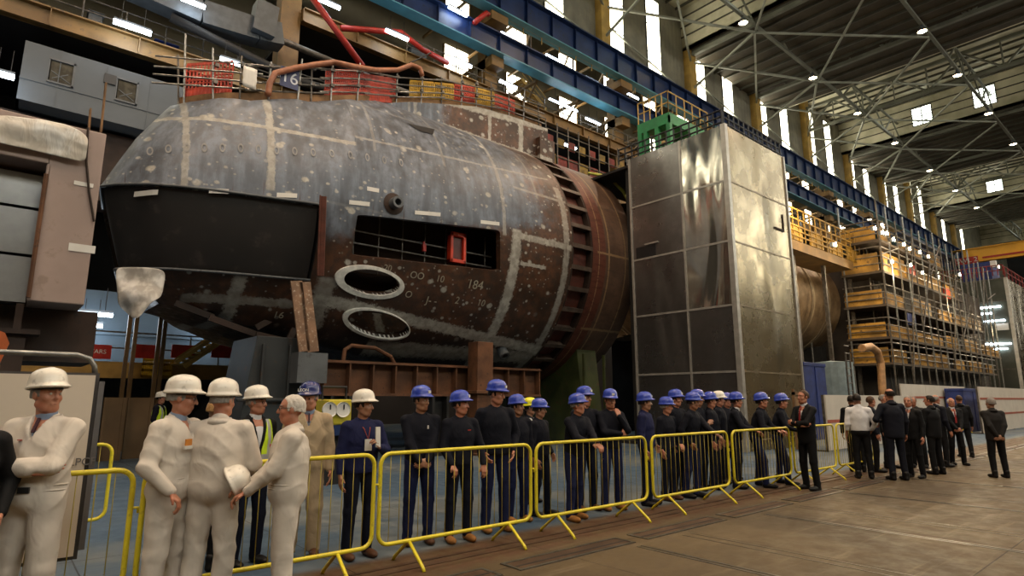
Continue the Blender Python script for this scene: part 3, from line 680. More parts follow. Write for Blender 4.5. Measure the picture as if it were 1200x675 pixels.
mb._add([(xa, 15.25, 0), (xb+.2, 15.25, 0), (xb+.1, 15.25, 3.2), (xa+.4, 15.25, 3.2), (xa, 17.2, 0), (xb+.2, 17.2, 0), (xb+.1, 17.2, 3.2), (xa+.4, 17.2, 3.2)], [(0, 1, 2, 3), (5, 4, 7, 6), (1, 5, 6, 2), (4, 0, 3, 7), (3, 2, 6, 7), (0, 4, 5, 1)])
mb.box((xa+.5, 15.1, .3), (xa+.56, 15.2, 3.0)).box((xb-.3, 15.1, .3), (xb-.24, 15.2, 3.0)).box((xa, 15.12, 1.6), (xb+.15, 15.2, 1.68))
thing_mb(mb, 'hull_stand', mat('dark_blue_grey_plate', (.028, .033, .036), .6, .1, .4, 1., grime=(.05, .03, .018)), 'dark grey plated stand under the bow, behind the men in white', 'stand', bevel=.02)
for (u0, u1, vt, Y, m, lab) in ((560, 578, 400, 14.75, dark_rust, 'brown box column under the hull right of the girder flange'), ):
    xa, xb = at(u0, vt, 1, Y)[0], at(u1, vt, 1, Y)[0]; zz = at(u0, vt, 1, Y)[2]
    mb = MB().box((xa, Y, 0), (xb, Y+.5, zz)).box((xa-.1, Y-.1, zz-1.6), (xb+.1, Y+.6, zz-1.5)).box((xa-.15, Y-.15, 0), (xb+.15, Y+.65, .06)); thing_mb(mb, 'support_column', rust, lab, 'column', bevel=.01)
mb = MB(); X0, X1 = 17.4, 18.5
gy = [(15.9, .0), (23.4, .0), (23.0, 3.2), (21.7, 2.78), (19.68, 2.26), (17.7, 2.72), (16.3, 3.6)]
mb._add([(X0, y_, z_) for y_, z_ in gy]+[(X1, y_, z_) for y_, z_ in gy], [tuple(range(6, -1, -1)), tuple(range(7, 14))]+[(i, (i+1) % 7, 7+(i+1) % 7, 7+i) for i in range(7)])
for X in (X0-.08, X1): mb.box((X, 15.85, 0), (X+.08, 15.95, 3.4))
thing_mb(mb, 'ring_cradle', mat('green_yellow_primer', (.045, .06, .012), .6, 0, .5, 1.2, grime=(.06, .03, .014)), 'green-yellow steel cradle under the end ring beside the silver tower', 'cradle')
mb = MB(); a = at(405, 425, 1, 15.9)
pp = [at(u, v, 1, 15.9) for u, v in ((402, 424), (404, 410), (412, 405), (440, 408), (458, 418), (462, 426))]
thing_mb(mb.tube(pp, .06, 8), 'bent_pipe', rust, 'bent rusty pipe looping above the girder under the hull', 'pipe')
# hanging plastic sheet under the bow
def sheet(name, P, m, lab, thick=.004, amp=.05, fs=6):
    n_, m__ = len(P), len(P[0]); mb = MB().grid(P); o = tag(mb.build(name, m, smooth=True), lab, 'plastic sheet')
    s = o.modifiers.new('s', 'SUBSURF'); s.levels = s.render_levels = 3
    t = bpy.data.textures.new(name, 'CLOUDS'); t.noise_scale = .35; d = o.modifiers.new('d', 'DISPLACE'); d.texture = t; d.strength = amp; d.texture_coords = 'GLOBAL'
    so = o.modifiers.new('so', 'SOLIDIFY'); so.thickness = thick; return o
n = NT('milky_plastic'); v = n.coord('Object'); f = n.noise(n.mapv(v, (1, 1, .8)), 4, 3, .5, .3); n.col(n.mix(n.ramp(f, .4, .6), (.42, .40, .37), (.68, .66, .62))); n.pr(.3); n.b.inputs['Alpha'].default_value = .82; n.bump(f, .012, .8); milky = n.m
rows = [[(135, 313), (150, 313), (172, 313), (196, 316)], [(136, 328), (152, 330), (175, 330), (192, 332)], [(138, 345), (155, 345), (176, 347), (190, 350)], [(138, 358), (152, 362), (166, 356), (178, 352)], [(146, 364), (152, 371), (160, 375), (167, 368)]]
sheet('plastic_sheet', [[tuple(at(u, v, 1, 16.2+.35*((u-135) < 20)-.18*(i > 1))) for (u, v) in r] for i, r in enumerate(rows)], milky, 'crumpled translucent plastic sheet hanging under the bow', amp=.06)
# ================================================================ SILVER ENCLOSURE TOWER
def steel_sheet(name, base, rough, big, seed, amp=.3):
    n = NT(name); v = n.coord('Object'); vv = n.N.new('ShaderNodeVectorMath'); vv.operation = 'ADD'; n.L(v, vv.inputs[0]); vv.inputs[1].default_value = (seed, seed*2.3, seed*.7); v = vv.outputs[0]
    f = n.noise(n.mapv(v, (1, 1, .32)), big, 1, .4, .5); g = n.noise(v, 1.3, 4, .6); sm = n.noise(n.mapv(v, (.4, .4, 4)), 3, 3)
    n.col(n.mix(n.ramp(g, .3, .7), base, tuple(c*.72 for c in base))); n.b.inputs['Metallic'].default_value = .92
    n.set(n.b.inputs['Roughness'], n.ramp(g, .3, .7, rough, rough+.12))
    n.bump(f, amp, 1.0); return n.m
TX, TY0, TY1, TX1, TZ = 18.4, 10.0, 14.15, 22.85, 11.15
tw = empty('enclosure_tower', (20.6, 12, 0), label='tall shiny silver sheet-metal enclosure tower in the middle of the hall', cat='tower')
TP = Vector((20.6, 12, 0)); zs = [0, .35, 2.55, 4.75, 6.95, 9.1, TZ]
def loc(a): return tuple(np.array(a)-np.array(TP))
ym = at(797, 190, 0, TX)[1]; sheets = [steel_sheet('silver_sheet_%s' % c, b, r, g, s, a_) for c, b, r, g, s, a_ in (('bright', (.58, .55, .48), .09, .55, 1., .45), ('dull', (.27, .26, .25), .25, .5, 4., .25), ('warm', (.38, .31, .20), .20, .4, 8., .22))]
def panelgrid(p00, p10, p01, m, nm='sheet_panel'):
    o = MB()._add([loc(p00), loc(p10), loc(p00[:2]+(p01[2],)) if False else loc((p10[0], p10[1], p01[2])), loc((p00[0], p00[1], p01[2]))], [(0, 1, 2, 3)]).build(nm, m, tw)
for i in range(len(zs)-1):
    a, b = zs[i], zs[i+1]
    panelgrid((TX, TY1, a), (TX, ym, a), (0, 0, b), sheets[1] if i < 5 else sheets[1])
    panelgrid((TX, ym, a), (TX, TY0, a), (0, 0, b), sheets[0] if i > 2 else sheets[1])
    panelgrid((TX, TY0, a), (TX1, TY0, a), (0, 0, b), sheets[2])
    panelgrid((TX1, TY0, a), (TX1, TY1, a), (0, 0, b), sheets[1])
MB().box(loc((TX+.02, TY0+.02, .1)), loc((TX1-.02, TY1, TZ-.02))).build('inner_lining', dark_steel, tw)
seam = mat('aluminium_angle', (.50, .48, .44), .4, .6, .2, 4.); st = MB()
for z in zs[1:-1]:
    MB().box(loc((TX-.02, TY0, z-.035)), loc((TX+.01, TY1, z+.035))).build('seam_strip', seam, tw); MB().box(loc((TX, TY0-.02, z-.025)), loc((TX1, TY0+.01, z+.025))).build('seam_strip', mat('warm_aluminium_angle', (.34, .27, .18), .4, .6), tw)
for (x, y, w) in ((TX, TY0, .09), (TX, ym, .035), (TX, TY1, .04), (TX1, TY0, .05)):
    MB().box(loc((x-w, y-w, 0)), loc((x+w, y+w, TZ))).build('corner_angle', seam, tw)
P = at(757, 295, 0, TX); MB().box(loc((TX-.02, P[1]-.45, P[2]-.22)), loc((TX+.1, P[1]+.45, P[2]+.22))).build('vent_opening', black_paint, tw)
P = at(759, 293, 0, TX); MB().box(loc((TX-.05, P[1]-.5, P[2]+.2)), loc((TX-.0, P[1]+.1, P[2]+.26))).build('vent_bar', seam, tw)
P = at(914, 262, 1, TY0); MB().box(loc((P[0]-.5, TY0-.04, P[2]-.3)), loc((P[0]+.25, TY0, P[2]-.22))).box(loc((P[0]+.2, TY0-.04, P[2]-.3)), loc((P[0]+.25, TY0, P[2]+.4))).build('hatch_frame', dark_rust, tw)
# dark railing along the top
def railing(name, A, B, h, nn, m, label, group=None, rails=(1.0, .55), r=.03, cat='railing'):
    A = np.array(A); B = np.array(B); o = empty(name, tuple((A+B)/2), label=label, cat=cat, group=group); c = (A+B)/2; L = MB(); P = MB()
    for q in rails: L.tube([tuple(A-c+[0, 0, h*q]), tuple(B-c+[0, 0, h*q])], r, 8)
    L.build('rail', m, o)
    for k in range(nn+1):
        p = A+(B-A)*k/nn-c; MB().tube([tuple(p), tuple(p+[0, 0, h+.03])], r, 6).build('post', m, o)
    return o
railing('tower_railing', (TX+.1, TY0+.1, TZ), (TX+.1, TY1+.6, TZ), .62, 14, black_paint, 'black railing along the left top edge of the silver tower', 'black railings on the silver tower', (1., .6, .25), .035)
railing('tower_railing', (TX+.2, TY0+.1, TZ), (TX1, TY0+.1, TZ), .62, 12, black_paint, 'black railing along the right top edge of the silver tower', 'black railings on the silver tower', (1., .6, .25), .035)
# green platform behind the tower top
GA = at(784, 131, 1, 14.4); GB = at(747, 151, 0, GA[0]); GZ = GA[2]; GX = GA[0]
g = empty('green_platform', (GX, 14.4, TZ), label='bright green steel platform with yellow rails on top of the silver tower', cat='platform'); PZ = GZ-TZ; W_ = GB[1]-14.4; L_ = 3.4
MB().box((0, 0, PZ-.14), (L_, W_, PZ)).box((0, 0, PZ-.5), (.08, W_, PZ-.14)).box((0, 0, PZ-.5), (L_, .08, PZ-.14)).build('deck', green_paint, g)
for x in (.0, L_*.5, L_-.2):
    for y in (0, W_*.35, W_*.7, W_-.2): MB().box((x, y, -.3), (x+.2, y+.2, PZ-.5)).build('leg', green_paint, g)
mb = MB()
for z in (.55, 1.1): mb.tube([(.1, W_, PZ+z), (.1, .1, PZ+z), (L_, .1, PZ+z)], .03, 6)
for k in range(6): mb.tube([(.1, .1+k*(W_-.1)/5, PZ), (.1, .1+k*(W_-.1)/5, PZ+1.12)], .03, 6).tube([(.1+k*(L_-.1)/5, .1, PZ), (.1+k*(L_-.1)/5, .1, PZ+1.12)], .03, 6)
mb.build('guard_rail', yellow_steel, g)
mb = MB().box((18.6, 14.3, 0), (22.8, 17.2, .1)); 
for x in (18.8, 22.6):
    for y in (14.5, 17.0): mb.box((x-.1, y-.1, 0), (x+.1, y+.1, TZ-.1))
mb.box((18.6, 14.3, TZ-.2), (22.8, 17.2, TZ-.1)); thing_mb(mb, 'platform_frame', dark_steel, 'dark steel frame behind the silver tower carrying the green platform', 'frame')
# yellow-green hose over the end of the ring
pp = [at(u, v, 0, 19.6) for u, v in ((690, 203), (703, 205), (718, 212), (730, 224), (737, 236))]
thing_mb(MB().tube(pp, .07, 8), 'yellow_hose', mat('yellow_green_hose', (.5, .5, .08), .4), 'yellow-green hose arching over the hull end beside the silver tower', 'hose')
# ================================================================ DECK SCAFFOLD (along the hull top edge)
def edge(u): # point on the near deck edge
    u0 = [215, 300, 420, 560, 600, 640]; X = float(np.interp(u, [215, 300, 420, 480, 560, 640], [2.9, 4.5, 7.6, 10.0, 13.1, 16.8])); return X
def deckz(X): 
    return zdeck(X) if zdeck(X) > 11.7 else min(zdeck(X), HZ+4.9)
def decky(X):
    z = zdeck(X); hwc = math.sqrt(max(HR**2-(z-HZ)**2, 0)) if z < HZ+HR*math.sin(THC) else DYC
    hw = max(hwc, 0)*nose(X, z); return HY-hw+.12
stds = [2.9, 3.0, 3.6, 4.2, 4.9, 5.7, 6.1, 6.7, 7.6, 8.9, 9.6, 10.6, 11.5, 12.4, 13.1, 13.9, 14.8, 15.6, 16.5]
r = empty('deck_scaffold', (9, 17, 12), label='galvanised tube guard rails along the top deck of the submarine', cat='scaffold')
def dl(X, dz, dy=0): return (X-9, decky(X)+dy-17, deckz(X)+dz-12)
for i, X in enumerate(stds):
    h = {0: 1.5, 1: 2.1, 2: 1.55, 3: 1.3, 8: 1.3}.get(i, 1.15+.15*(i % 2)); ln = (i % 3-1)*.05 if i > 2 else -.12
    MB().tube([dl(X, -.1), dl(X+ln, h)], .026, 8).build('standard', galv if i % 3 else scaf_dull, r)
for z, d in ((1.02, .02), (.72, -.03), (.5, .03), (.26, -.02)):
    mb = MB()
    for a, b in ((2.2, 4.7), (4.3, 6.6), (6.3, 8.2), (7.9, 9.6), (9.2, 11.6), (11.2, 14.4), (13.9, 16.8)):
        mb.tube([dl(max(a, 3.), z+random.uniform(-.04, .04), -.05) if a > 2.9 else (a-9, decky(3.)-17-.1, deckz(3.)+z-12), dl(b, z+random.uniform(-.04, .04), -.05)], .024, 6)
    mb.build('ledger', galv, r)
for X in stds[2::1]:
    for z in (1.0, .5): p = dl(X, z, -.04); MB().box((p[0]-.05, p[1]-.05, p[2]-.05), (p[0]+.05, p[1]+.05, p[2]+.05)).build('coupler', scaf_dull, r)
tb = MB()
for i in range(27):
    Xa, Xb = 2.9+i*.51, 2.9+(i+1)*.51; ya, yb = decky(Xa)+.03, decky(Xb)+.03; za, zb = deckz(Xa)-.02, deckz(Xb)-.02
    tb._add([(Xa, ya, za), (Xb, yb, zb), (Xb, yb, zb+.24), (Xa, ya, za+.24), (Xa, ya+.05, za), (Xb, yb+.05, zb), (Xb, yb+.05, zb+.24), (Xa, ya+.05, za+.24)], [(0, 1, 2, 3), (7, 6, 5, 4), (3, 2, 6, 7)])
thing_mb(tb, 'toe_board', wood_board, 'brown timber toe board along the foot of the deck railings', 'board')
def barrier_panel(Xa, Xb, m, label, h=.95, z0=.12):
    r = empty('plastic_barrier_panel', ((Xa+Xb)/2, decky((Xa+Xb)/2)+.1, deckz((Xa+Xb)/2)), label=label, cat='barrier', group='plastic barrier panels on the submarine deck')
    P = np.array(r.location); A = np.array((Xa, decky(Xa)+.12, deckz(Xa)+z0))-P; B = np.array((Xb, decky(Xb)+.12, deckz(Xb)+z0))-P
    nx_ = max(int((Xb-Xa)/.075), 3); mb = MB(); d = (B-A); U = np.array([0, 0, 1.])
    for z, w in ((0, .1), (.30*h, .03), (.46*h, .03), (.55*h, .06), (.66*h, .03), (.8*h, .03), (h, .08)): mb.bar(tuple(A+U*z), tuple(B+U*z), .03, w)
    mb.bar(tuple(A+U*.2*h), tuple(B+U*.2*h), .02, .3*h*.9)
    for k in range(nx_+1): p = A+d*k/nx_; mb.bar(tuple(p), tuple(p+U*h), .02, .046)
    mb.build('mesh_panel', m, r); return r
for Xa, Xb, m, lab, h in ((3.0, 4.0, red_plastic, 'orange-red plastic barrier panel at the left end of the deck railings', 1.05), (6.55, 7.9, red_plastic, 'red plastic barrier panel right of the number 16 sign, under the hose', .95), (7.95, 9.6, red_plastic, 'red plastic barrier panel in mid-deck, left of the first yellow one', .85), (10.2, 11.2, yellow_plastic, 'yellow plastic barrier panel, first right of the long red run', .8), (11.25, 12.1, yellow_plastic, 'yellow plastic barrier panel directly left of a red one', .8), (12.15, 13.1, red_plastic, 'red plastic barrier panel between two yellow ones', .8), (13.15, 14.1, yellow_plastic, 'yellow plastic barrier panel near the right end of the deck', .8), (14.15, 15.2, red_plastic, 'red plastic barrier panel at the right end of the deck railings', .75)):
    barrier_panel(Xa, Xb, m, lab, h)
c = at(292, 92, 1, decky(4.4)-.1); mb = MB().grid([[(c[0]-.18+x*.09+.02*math.sin(z*3), c[1]-.05+.02*math.sin(x*2+z), c[2]+.3-z*.12) for x in range(5)] for z in range(6)])
o = tag(mb.build('white_cloth', white_paint, smooth=True), 'white cloth hung over the deck rail beside the orange-red panel', 'cloth'); q = o.modifiers.new('s', 'SOLIDIFY'); q.thickness = .015
# orange-brown hose snaking along the rail
hz = [(314, 112), (316, 98), (322, 86), (345, 80), (368, 76), (392, 73), (415, 78), (440, 82), (466, 82), (482, 76), (492, 80), (496, 92)]
Y0 = 17.0; hp = []
for i in range(len(hz)-1):
    for k in range(4):
        t = k/4; u = hz[i][0]*(1-t)+hz[i+1][0]*t; v = hz[i][1]*(1-t)+hz[i+1][1]*t; hp.append((u, v))
mb = MB()
def hosept(u, v):
    X = float(np.interp(u, [215, 300, 420, 480, 560, 640], [2.9, 4.5, 7.6, 10.0, 13.1, 16.8])); return tuple(at(u, v, 1, decky(X)-.16))
mb.tube([hosept(*p) for p in hp[:]], .085, 10); thing_mb(mb, 'thick_hose', mat('orange_brown_hose', (.36, .13, .06), .45, 0, .3, 6.), 'thick orange-brown hose snaking over the deck rails', 'hose').data.polygons.foreach_set('use_smooth', [True]*len(mb.f))
p = hosept(480, 74); q = hosept(505, 62); thing_mb(MB().tube([p, q], .03, 6), 'leaning_tube', dark_steel, 'thin dark tube poking up from the end of the thick hose', 'tube')
p = hosept(341, 90); s = MB().box((-.26, -.02, -.3), (.26, .0, .3)).build('number_sign', mat('navy_sign', (.02, .03, .12), .4), None, tuple(np.array(p)+[0, .12, 0])); tag(s, 'dark blue sign reading 16 behind the deck railing', 'sign')
text('lettering', '16', .5, mat('sign_white', (.75, .78, .85), .4), s, frame((p[0], p[1]+.095, p[2]), (1, 0, 0), (0, 0, 1)))
dimr = mat('dull_red_mesh', (.20, .022, .015), .7, 0, .6, 2., grime=(.05, .02, .012)); dimy = mat('dull_yellow_mesh', (.24, .15, .02), .7, 0, .6, 2., grime=(.06, .03, .012))
# scaffold beyond the end of the hull, with red and yellow barrier mesh
r = empty('aisle_scaffold', (27, 24.5, 12), label='scaffold with red and yellow mesh far behind the hull end', cat='scaffold'); mb = MB(); rp = MB(); yp = MB()
xa, xb = at(640, 180, 1, 24.5)[0]-27, at(735, 200, 1, 24.5)[0]-27
z0 = at(700, 214, 1, 24.5)[2]-12
for k in range(9):
    x = xa+k*(xb-xa)/8; mb.tube([(x, 0, z0-12), (x, 0, z0+3.0)], .04, 6)
for z in (0, .8, 1.6, 2.4): mb.tube([(xa, 0, z0+z), (xb, 0, z0+z)], .035, 6)
for k in range(8):
    x0 = xa+k*(xb-xa)/8; MB().box((x0+.08, .05, z0+.1), (x0+(xb-xa)/8-.08, .09, z0+.95)).build('mesh_panel', dimr if k % 3 else dimy, r); MB().box((x0+.08, .05, z0+1.5), (x0+(xb-xa)/8-.3, .09, z0+2.1)).build('mesh_panel', dimy if k % 2 else dimr, r)
mb.build('tubes', scaf_dull, r)
# ================================================================ LEFT SIDE
# big steel block with plastic sheet
xa, xb = -2.6, 1.0; zt, zb = 6.2, 3.18; BY = 12.0
lbk = empty('steel_block', (0, BY, 0), label='large brownish steel block module high on a stand at the left', cat='steel module')
pinkst = mat('pinkish_primer_plate', (.37, .275, .24), .5, .1, .2, .9, grime=(.26, .19, .16))
xi = at(48, 250, 1, BY)[0]; zo1 = at(48, 190, 1, BY)[2]; zo0 = at(36, 350, 1, BY)[2]
mb = MB().box((xi, 0, zb), (xb, 3, zt)).box((xa, 0, zo1), (xi, 3, zt)).box((xa, 1.0, zb), (xi, 3, zo1)).box((xi-.02, 0, zb), (xi+.05, .05, zo1)); mb.build('block_body', pinkst, lbk, bevel=.02)
for z0, z1 in ((zb+.02, 3.95), (4.0, 4.75), (4.8, zo1-.1)):
    MB().box((xa, .45, z0), (xi-.02, .95, z1)).build('inner_shelf_plate', steel_sheet('brushed_sheet', (.42, .43, .45), .28, .5, 2., .1) if 'bs' not in MATS else MATS['bs'], lbk)
MB().tube([at(54, 205, 1, BY)-np.array([0, BY+.05, 0]), at(33, 349, 1, BY)-np.array([0, BY+.05, 0])], .035, 6).build('rusty_edge_bar', rust, lbk)
wl_ = MB()
for u, v, w, h in ((98, 216, 22, 9), (96, 291, 30, 13)): a = at(u-w/2, v-h/2, 1, BY); b = at(u+w/2, v+h/2, 1, BY); MB().box((a[0], -.012, b[2]), (b[0], 0, a[2])).build('paper_label', white_paint, lbk)
MB().tube([at(u, v, 1, BY)-np.array([0, BY+.03, 0]) for u, v in ((103, 150), (101, 190), (104, 225), (110, 260))], .02, 6).build('cable', dark_rust, lbk)
n = NT('cream_plastic_sheet'); v = n.coord('Object'); f = n.noise(n.mapv(v, (1.4, 1, .6)), 3, 3, .5, .5); n.col(n.mix(n.ramp(f, .35, .65), (.52, .48, .42), (.66, .66, .64))); n.pr(.28); n.bump(f, .05, .9); cream = n.m
rows = [[(-60, 128), (0, 137), (60, 139), (104, 156)], [(-60, 138), (0, 146), (60, 150), (103, 168)], [(-60, 150), (0, 160), (60, 168), (101, 182)], [(-60, 155), (0, 168), (60, 180), (100, 192)]]
o = sheet('plastic_cover', [[tuple(at(u, v, 1, BY-.12-.06*(i == 1))) for u, v in rr] for i, rr in enumerate(rows)], cream, 'creased pale plastic sheet draped over the top of the steel block', amp=.10)
for (u0, v0, u1, v1, lab) in ((104, 153, 106, 128, 'short brown timber batten behind the plastic-covered steel block'), (118, 156, 124, 98, 'long brown timber batten rising behind the right end of the steel block')):
    a = at(u0, v0, 1, BY+.5); b = at(u1, v1, 1, BY+.5); thing_mb(MB().bar(a, b, .12, .03), 'timber_batten', wood_board, lab, 'timber')
# stand under the block
r = MB()
for x in (-1.2, at(20, 380, 1, BY+.6)[0]): r.box((x-.13, BY+.4, 0), (x+.13, BY+.7, zb-.5)).box((x-.3, BY+.3, zb-.5), (x+.3, BY+.8, zb-.42)).box((x-.05, BY+.45, zb-.42), (x+.05, BY+.6, zb+.0))
r.box((-2.6, BY+.9, zb-.9), (1.3, BY+2.6, zb)); thing_mb(r, 'block_stand', dark_rust, 'dark rusty stand and girders under the steel block at the left', 'stand')
a = at(0, 395, 1, 9.5); b = at(22, 400, 1, 9.5); c_ = at(2, 440, 1, 9.5)
thing_mb(MB()._add([tuple(at(-25, 378, 1, 9.5)), tuple(at(6, 390, 1, 9.5)), tuple(at(11, 402, 1, 9.5)), tuple(at(0, 425, 1, 9.5)), tuple(at(-25, 470, 1, 9.5))]+[tuple(at(u, v, 1, 9.5)+np.array([0, .3, 0])) for u, v in ((-25, 378), (6, 390), (11, 402), (0, 425), (-25, 470))], [(0, 1, 2, 3, 4), (9, 8, 7, 6, 5)]+[(i, (i+1) % 5, 5+(i+1) % 5, 5+i) for i in range(5)]), 'orange_guard', mat('orange_guard_paint', (.45, .10, .02), .5), 'orange guard plate poking in at the left edge above the white board', 'guard')
# ---- cabin on the aisle
cl = at(35, 50, 1, 27.3); x0 = at(28, 60, 1, 27.3)[0]; x1 = at(222, 150, 1, 27.3)[0]; z1 = 14.9; z0 = 12.55
cab = empty('cabin', (0, 27.3, z0), label='pale grey site cabin with two windows hung below the ochre beam', cat='cabin')
cabm = mat('cabin_grey', (.085, .10, .115), .6, 0, .15, .6); H = z1-z0
wa = [(at(58, 70, 1, 27.3)[0], at(89, 80, 1, 27.3)[0]), (at(137, 93, 1, 27.3)[0], at(163, 100, 1, 27.3)[0])]; wz0, wz1 = .95, 1.95
mb = MB(); xx = x0
for a, b in wa: mb.box((xx, 0, wz0), (a, .08, wz1)); xx = b
mb.box((xx, 0, wz0), (x1, .08, wz1)).box((x0, 0, 0), (x1, .08, wz0)).box((x0, 0, wz1), (x1, .08, H)).box((x0, .08, 0), (x0+.08, 2.5, H)).box((x1-.08, .08, 0), (x1, 2.5, H)).box((x0, .08, H-.08), (x1, 2.5, H)).box((x0, 0.08, 0), (x1, 2.5, .08))
mb.box((x0-.02, -.03, .82), (x1, 0, .86)); 
for k in range(6): mb.box((x0+1.1+k*1.5, -.02, 0), (x0+1.13+k*1.5, 0, H))
mb.build('wall_panels', cabm, cab)
for a, b in wa:
    f = MB().box((a, -.02, wz0), (a+.04, .06, wz1)).box((b-.07, -.05, wz0), (b, .06, wz1)).box((a, -.05, wz0), (b, .06, wz0+.07)).box((a, -.05, wz1-.07), (b, .06, wz1)).build('window', grey_steel, cab)
    MB().box((a+.07, .02, wz0+.07), (b-.07, .03, wz1-.07)).build('glass_pane', mat('cabin_glass', (.10, .09, .07), .08, 0, .5, 3.), f)
    MB().bar((a+.1, .015, wz0+.5), (b-.1, .015, wz0+.15), .03).bar((a+.15, .015, wz0+.2), (b-.2, .015, wz0+.5), .03).build('blind', grey_steel, f)
a = at(128, 88, 1, 27.3)[0]; MB().box((a-.15, -.06, 1.55), (a+.25, 0, 1.95)).build('vent', black_paint, cab)
thing_mb(MB().box((-12, 28.2, 9.5), (9, 30, 12.4)), 'equipment_floor', dark_rust, 'dark underfloor mass below the grey cabin', 'floor')
# ---- ducts, pipes, braces on the aisle
def tubeat(name, pts, r, m, lab, cat, Y=27.0, n_=12, box=False):
    P = [at(u, v, 1, Y) for u, v in pts]; mb = MB()
    if box:
        for a, b in zip(P[:-1], P[1:]): mb.bar(a, b, r*1.6, r*2)
    else: mb.tube(P, r, n_)
    return tag(mb.build(name, m, smooth=not box), lab, cat)
tubeat('ventilation_duct', ((150, -20), (235, 18), (300, 38), (328, 44)), .55, mat('dim_duct_steel', (.07, .08, .09), .5, .2), 'grey rectangular ventilation duct running down towards the deck hoses', 'duct', 27.4, box=True)
tubeat('vertical_duct', ((312, 8), (306, 42)), .5, mat('dim_duct_steel', (.07, .08, .09), .5, .2), 'short grey vertical duct joining the sloping duct', 'duct', 27.0, box=True)
tubeat('steel_pipe', ((240, 10), (300, 35), (420, 85), (600, 160)), .16, scaf_dull, 'upper grey pipe sloping behind the deck railing', 'pipe', 27.2)
tubeat('steel_pipe', ((200, 20), (350, 95), (430, 118)), .2, dark_steel, 'lower dark pipe behind the deck railing', 'pipe', 27.2)
tubeat('red_brace', ((362, -8), (425, 78)), .16, red_paint, 'thick red diagonal brace above the red deck panels', 'brace', 25.8)
tubeat('red_pipe', ((400, 33), (470, 38), (495, 58), (525, 74)), .16, red_paint, 'red pipe run left of the fluorescent tubes', 'pipe', 27.2)
tubeat('orange_pipe_end', ((556, 27), (570, 15), (573, 18)), .16, red_paint, 'short orange-red pipe end beside the column marked J2', 'pipe', 26.6)
for k, (u0, v0, u1, v1, z) in enumerate(((0, 18, 230, 100, 1),)):
    pass
def rail_run(x0, x1, z, Y, nn, label, m=scaf_dull):
    return railing('aisle_railing', (x0, Y, z), (x1, Y, z), 1.1, nn, m, label, 'railings along the aisle floors', (1., .5), .035)
rail_run(-14, 22, 16.8, 28.1, 24, 'thin dark railing above the cabin beam'); rail_run(16, 90, 21.4, 28.0, 40, 'thin railing on the floor beam below the blue beams'); rail_run(23, 100, 26.2, 27.6, 44, 'thin railing between the two blue beams', yellow_steel)
# machinery silhouettes on the aisle floor
for k, (x, w, h, m, lab) in enumerate(((-4, .8, 1.9, grey_steel, 'grey plant unit left of the long fluorescent tube'), (1.5, .5, 1.3, grey_steel, 'small grey cabinet on the aisle under a tube'), (4.2, .9, 1.0, blue_tarp, 'blue bundle on the aisle right of the cabin windows'), (-7, 1.2, .8, blue_tarp, 'blue bundle at the upper left corner'), (12.8, .7, 2.2, dark_steel, 'dark cabinet behind the red pipe run'), (17.5, 1.1, 1.6, grey_steel, 'grey machine on the aisle above the deck panels'))):
    z = 16.6 if x < 16 else 21.2; mb = MB().box((x-w/2, 29.1, z), (x+w/2, 29.9, z+h)).box((x-w/2+.1, 29.05, z+h*.2), (x+w/2-.1, 29, z+h*.8)).box((x-w/2-.05, 28.95, z+h), (x+w/2+.05, 29.85, z+h+.05)); thing_mb(mb, 'plant_unit', m, lab, 'machine', bevel=.03)
# fluorescent tubes
def fluo(u0, v0, u1, v1, Y, lab, s=1.0, plight_=None):
    a = at(u0, v0, 1, Y); b = at(u1, v1, 1, Y); b[2] = a[2] = (a[2]+b[2])/2; c = (a+b)/2; L = max((b[0]-a[0])/2, .3)
    r = empty('fluorescent_light', tuple(c), label=lab, cat='light', group='white fluorescent tube lights')
    MB().tube([(-L, 0, 0), (L, 0, 0)], .085*s, 10).build('tube', tube_glow, r); MB().box((-L, -.09, .08), (L, .09, .16)).build('batten', grey_steel, r)
    for x in (-L*.6, L*.6): MB().tube([(x, 0, .16), (x, 0, 1.0)], .015, 5).build('hanger', dark_steel, r)
    if plight_: plight('tube_light', tuple(c-np.array([0, .5, .3])), plight_, COOL, .5)
P_ = 60
for t in ((133, 24, 177, 40, 27.0, 'long white fluorescent tube above the cabin', 1.3, 110), (-8, 84, 16, 91, 26.6, 'fluorescent tube at the left edge beside the cabin', 1.3, 60), (8, 8, 34, 19, 28.6, 'dim tube in the upper left corner', .6, 0), (213, -3, 240, 10, 26.5, 'tube at the top edge over the duct', 1.1, P_), (258, 68, 285, 78, 26.8, 'tube just above the orange-red deck panel', .9, P_), (372, -3, 398, 11, 27.0, 'tube at the top edge right of the ochre column with sign 16', 1.2, P_), (452, 35, 478, 47, 27.0, 'tube above the middle of the deck hose', 1.2, P_), (526, 8, 547, 19, 27.0, 'tube left of the column marked J2, near the top edge', 1.1, P_), (530, 67, 552, 80, 27.0, 'tube above the yellow deck panels', 1.2, P_), (586, 38, 600, 44, 31, 'tube behind the upper blue beam near J2', 1.1, 0), (586, 95, 605, 103, 28.5, 'tube right of the column foot marked J2', 1.2, 0), (640, 64, 657, 73, 31, 'tube between the blue beams, left one', 1.1, 0), (686, 90, 701, 98, 31, 'tube between the blue beams, right one', 1.1, 0), (644, 115, 676, 132, 28.4, 'long tube below the lower blue beam', 1.1, 0), (687, 138, 703, 146, 28.2, 'short tube left of the ochre column above the tower', 1.2, P_), (660, 168, 675, 175, 28.2, 'tube directly above the hull end bracket', 1.0, 0), (735, 108, 748, 117, 31, 'tube right of the ochre column above the tower', 1.0, 0), (84, 364, 132, 372, 26.5, 'long tube under the steel block, over the red signs', .8, 110), (92, 380, 120, 383, 27.2, 'dim tube deeper under the steel block', .8, 110), (232, 374, 262, 379, 27.3, 'tube glimpsed through the yellow stair under the bow', .8, 110)): fluo(*t)
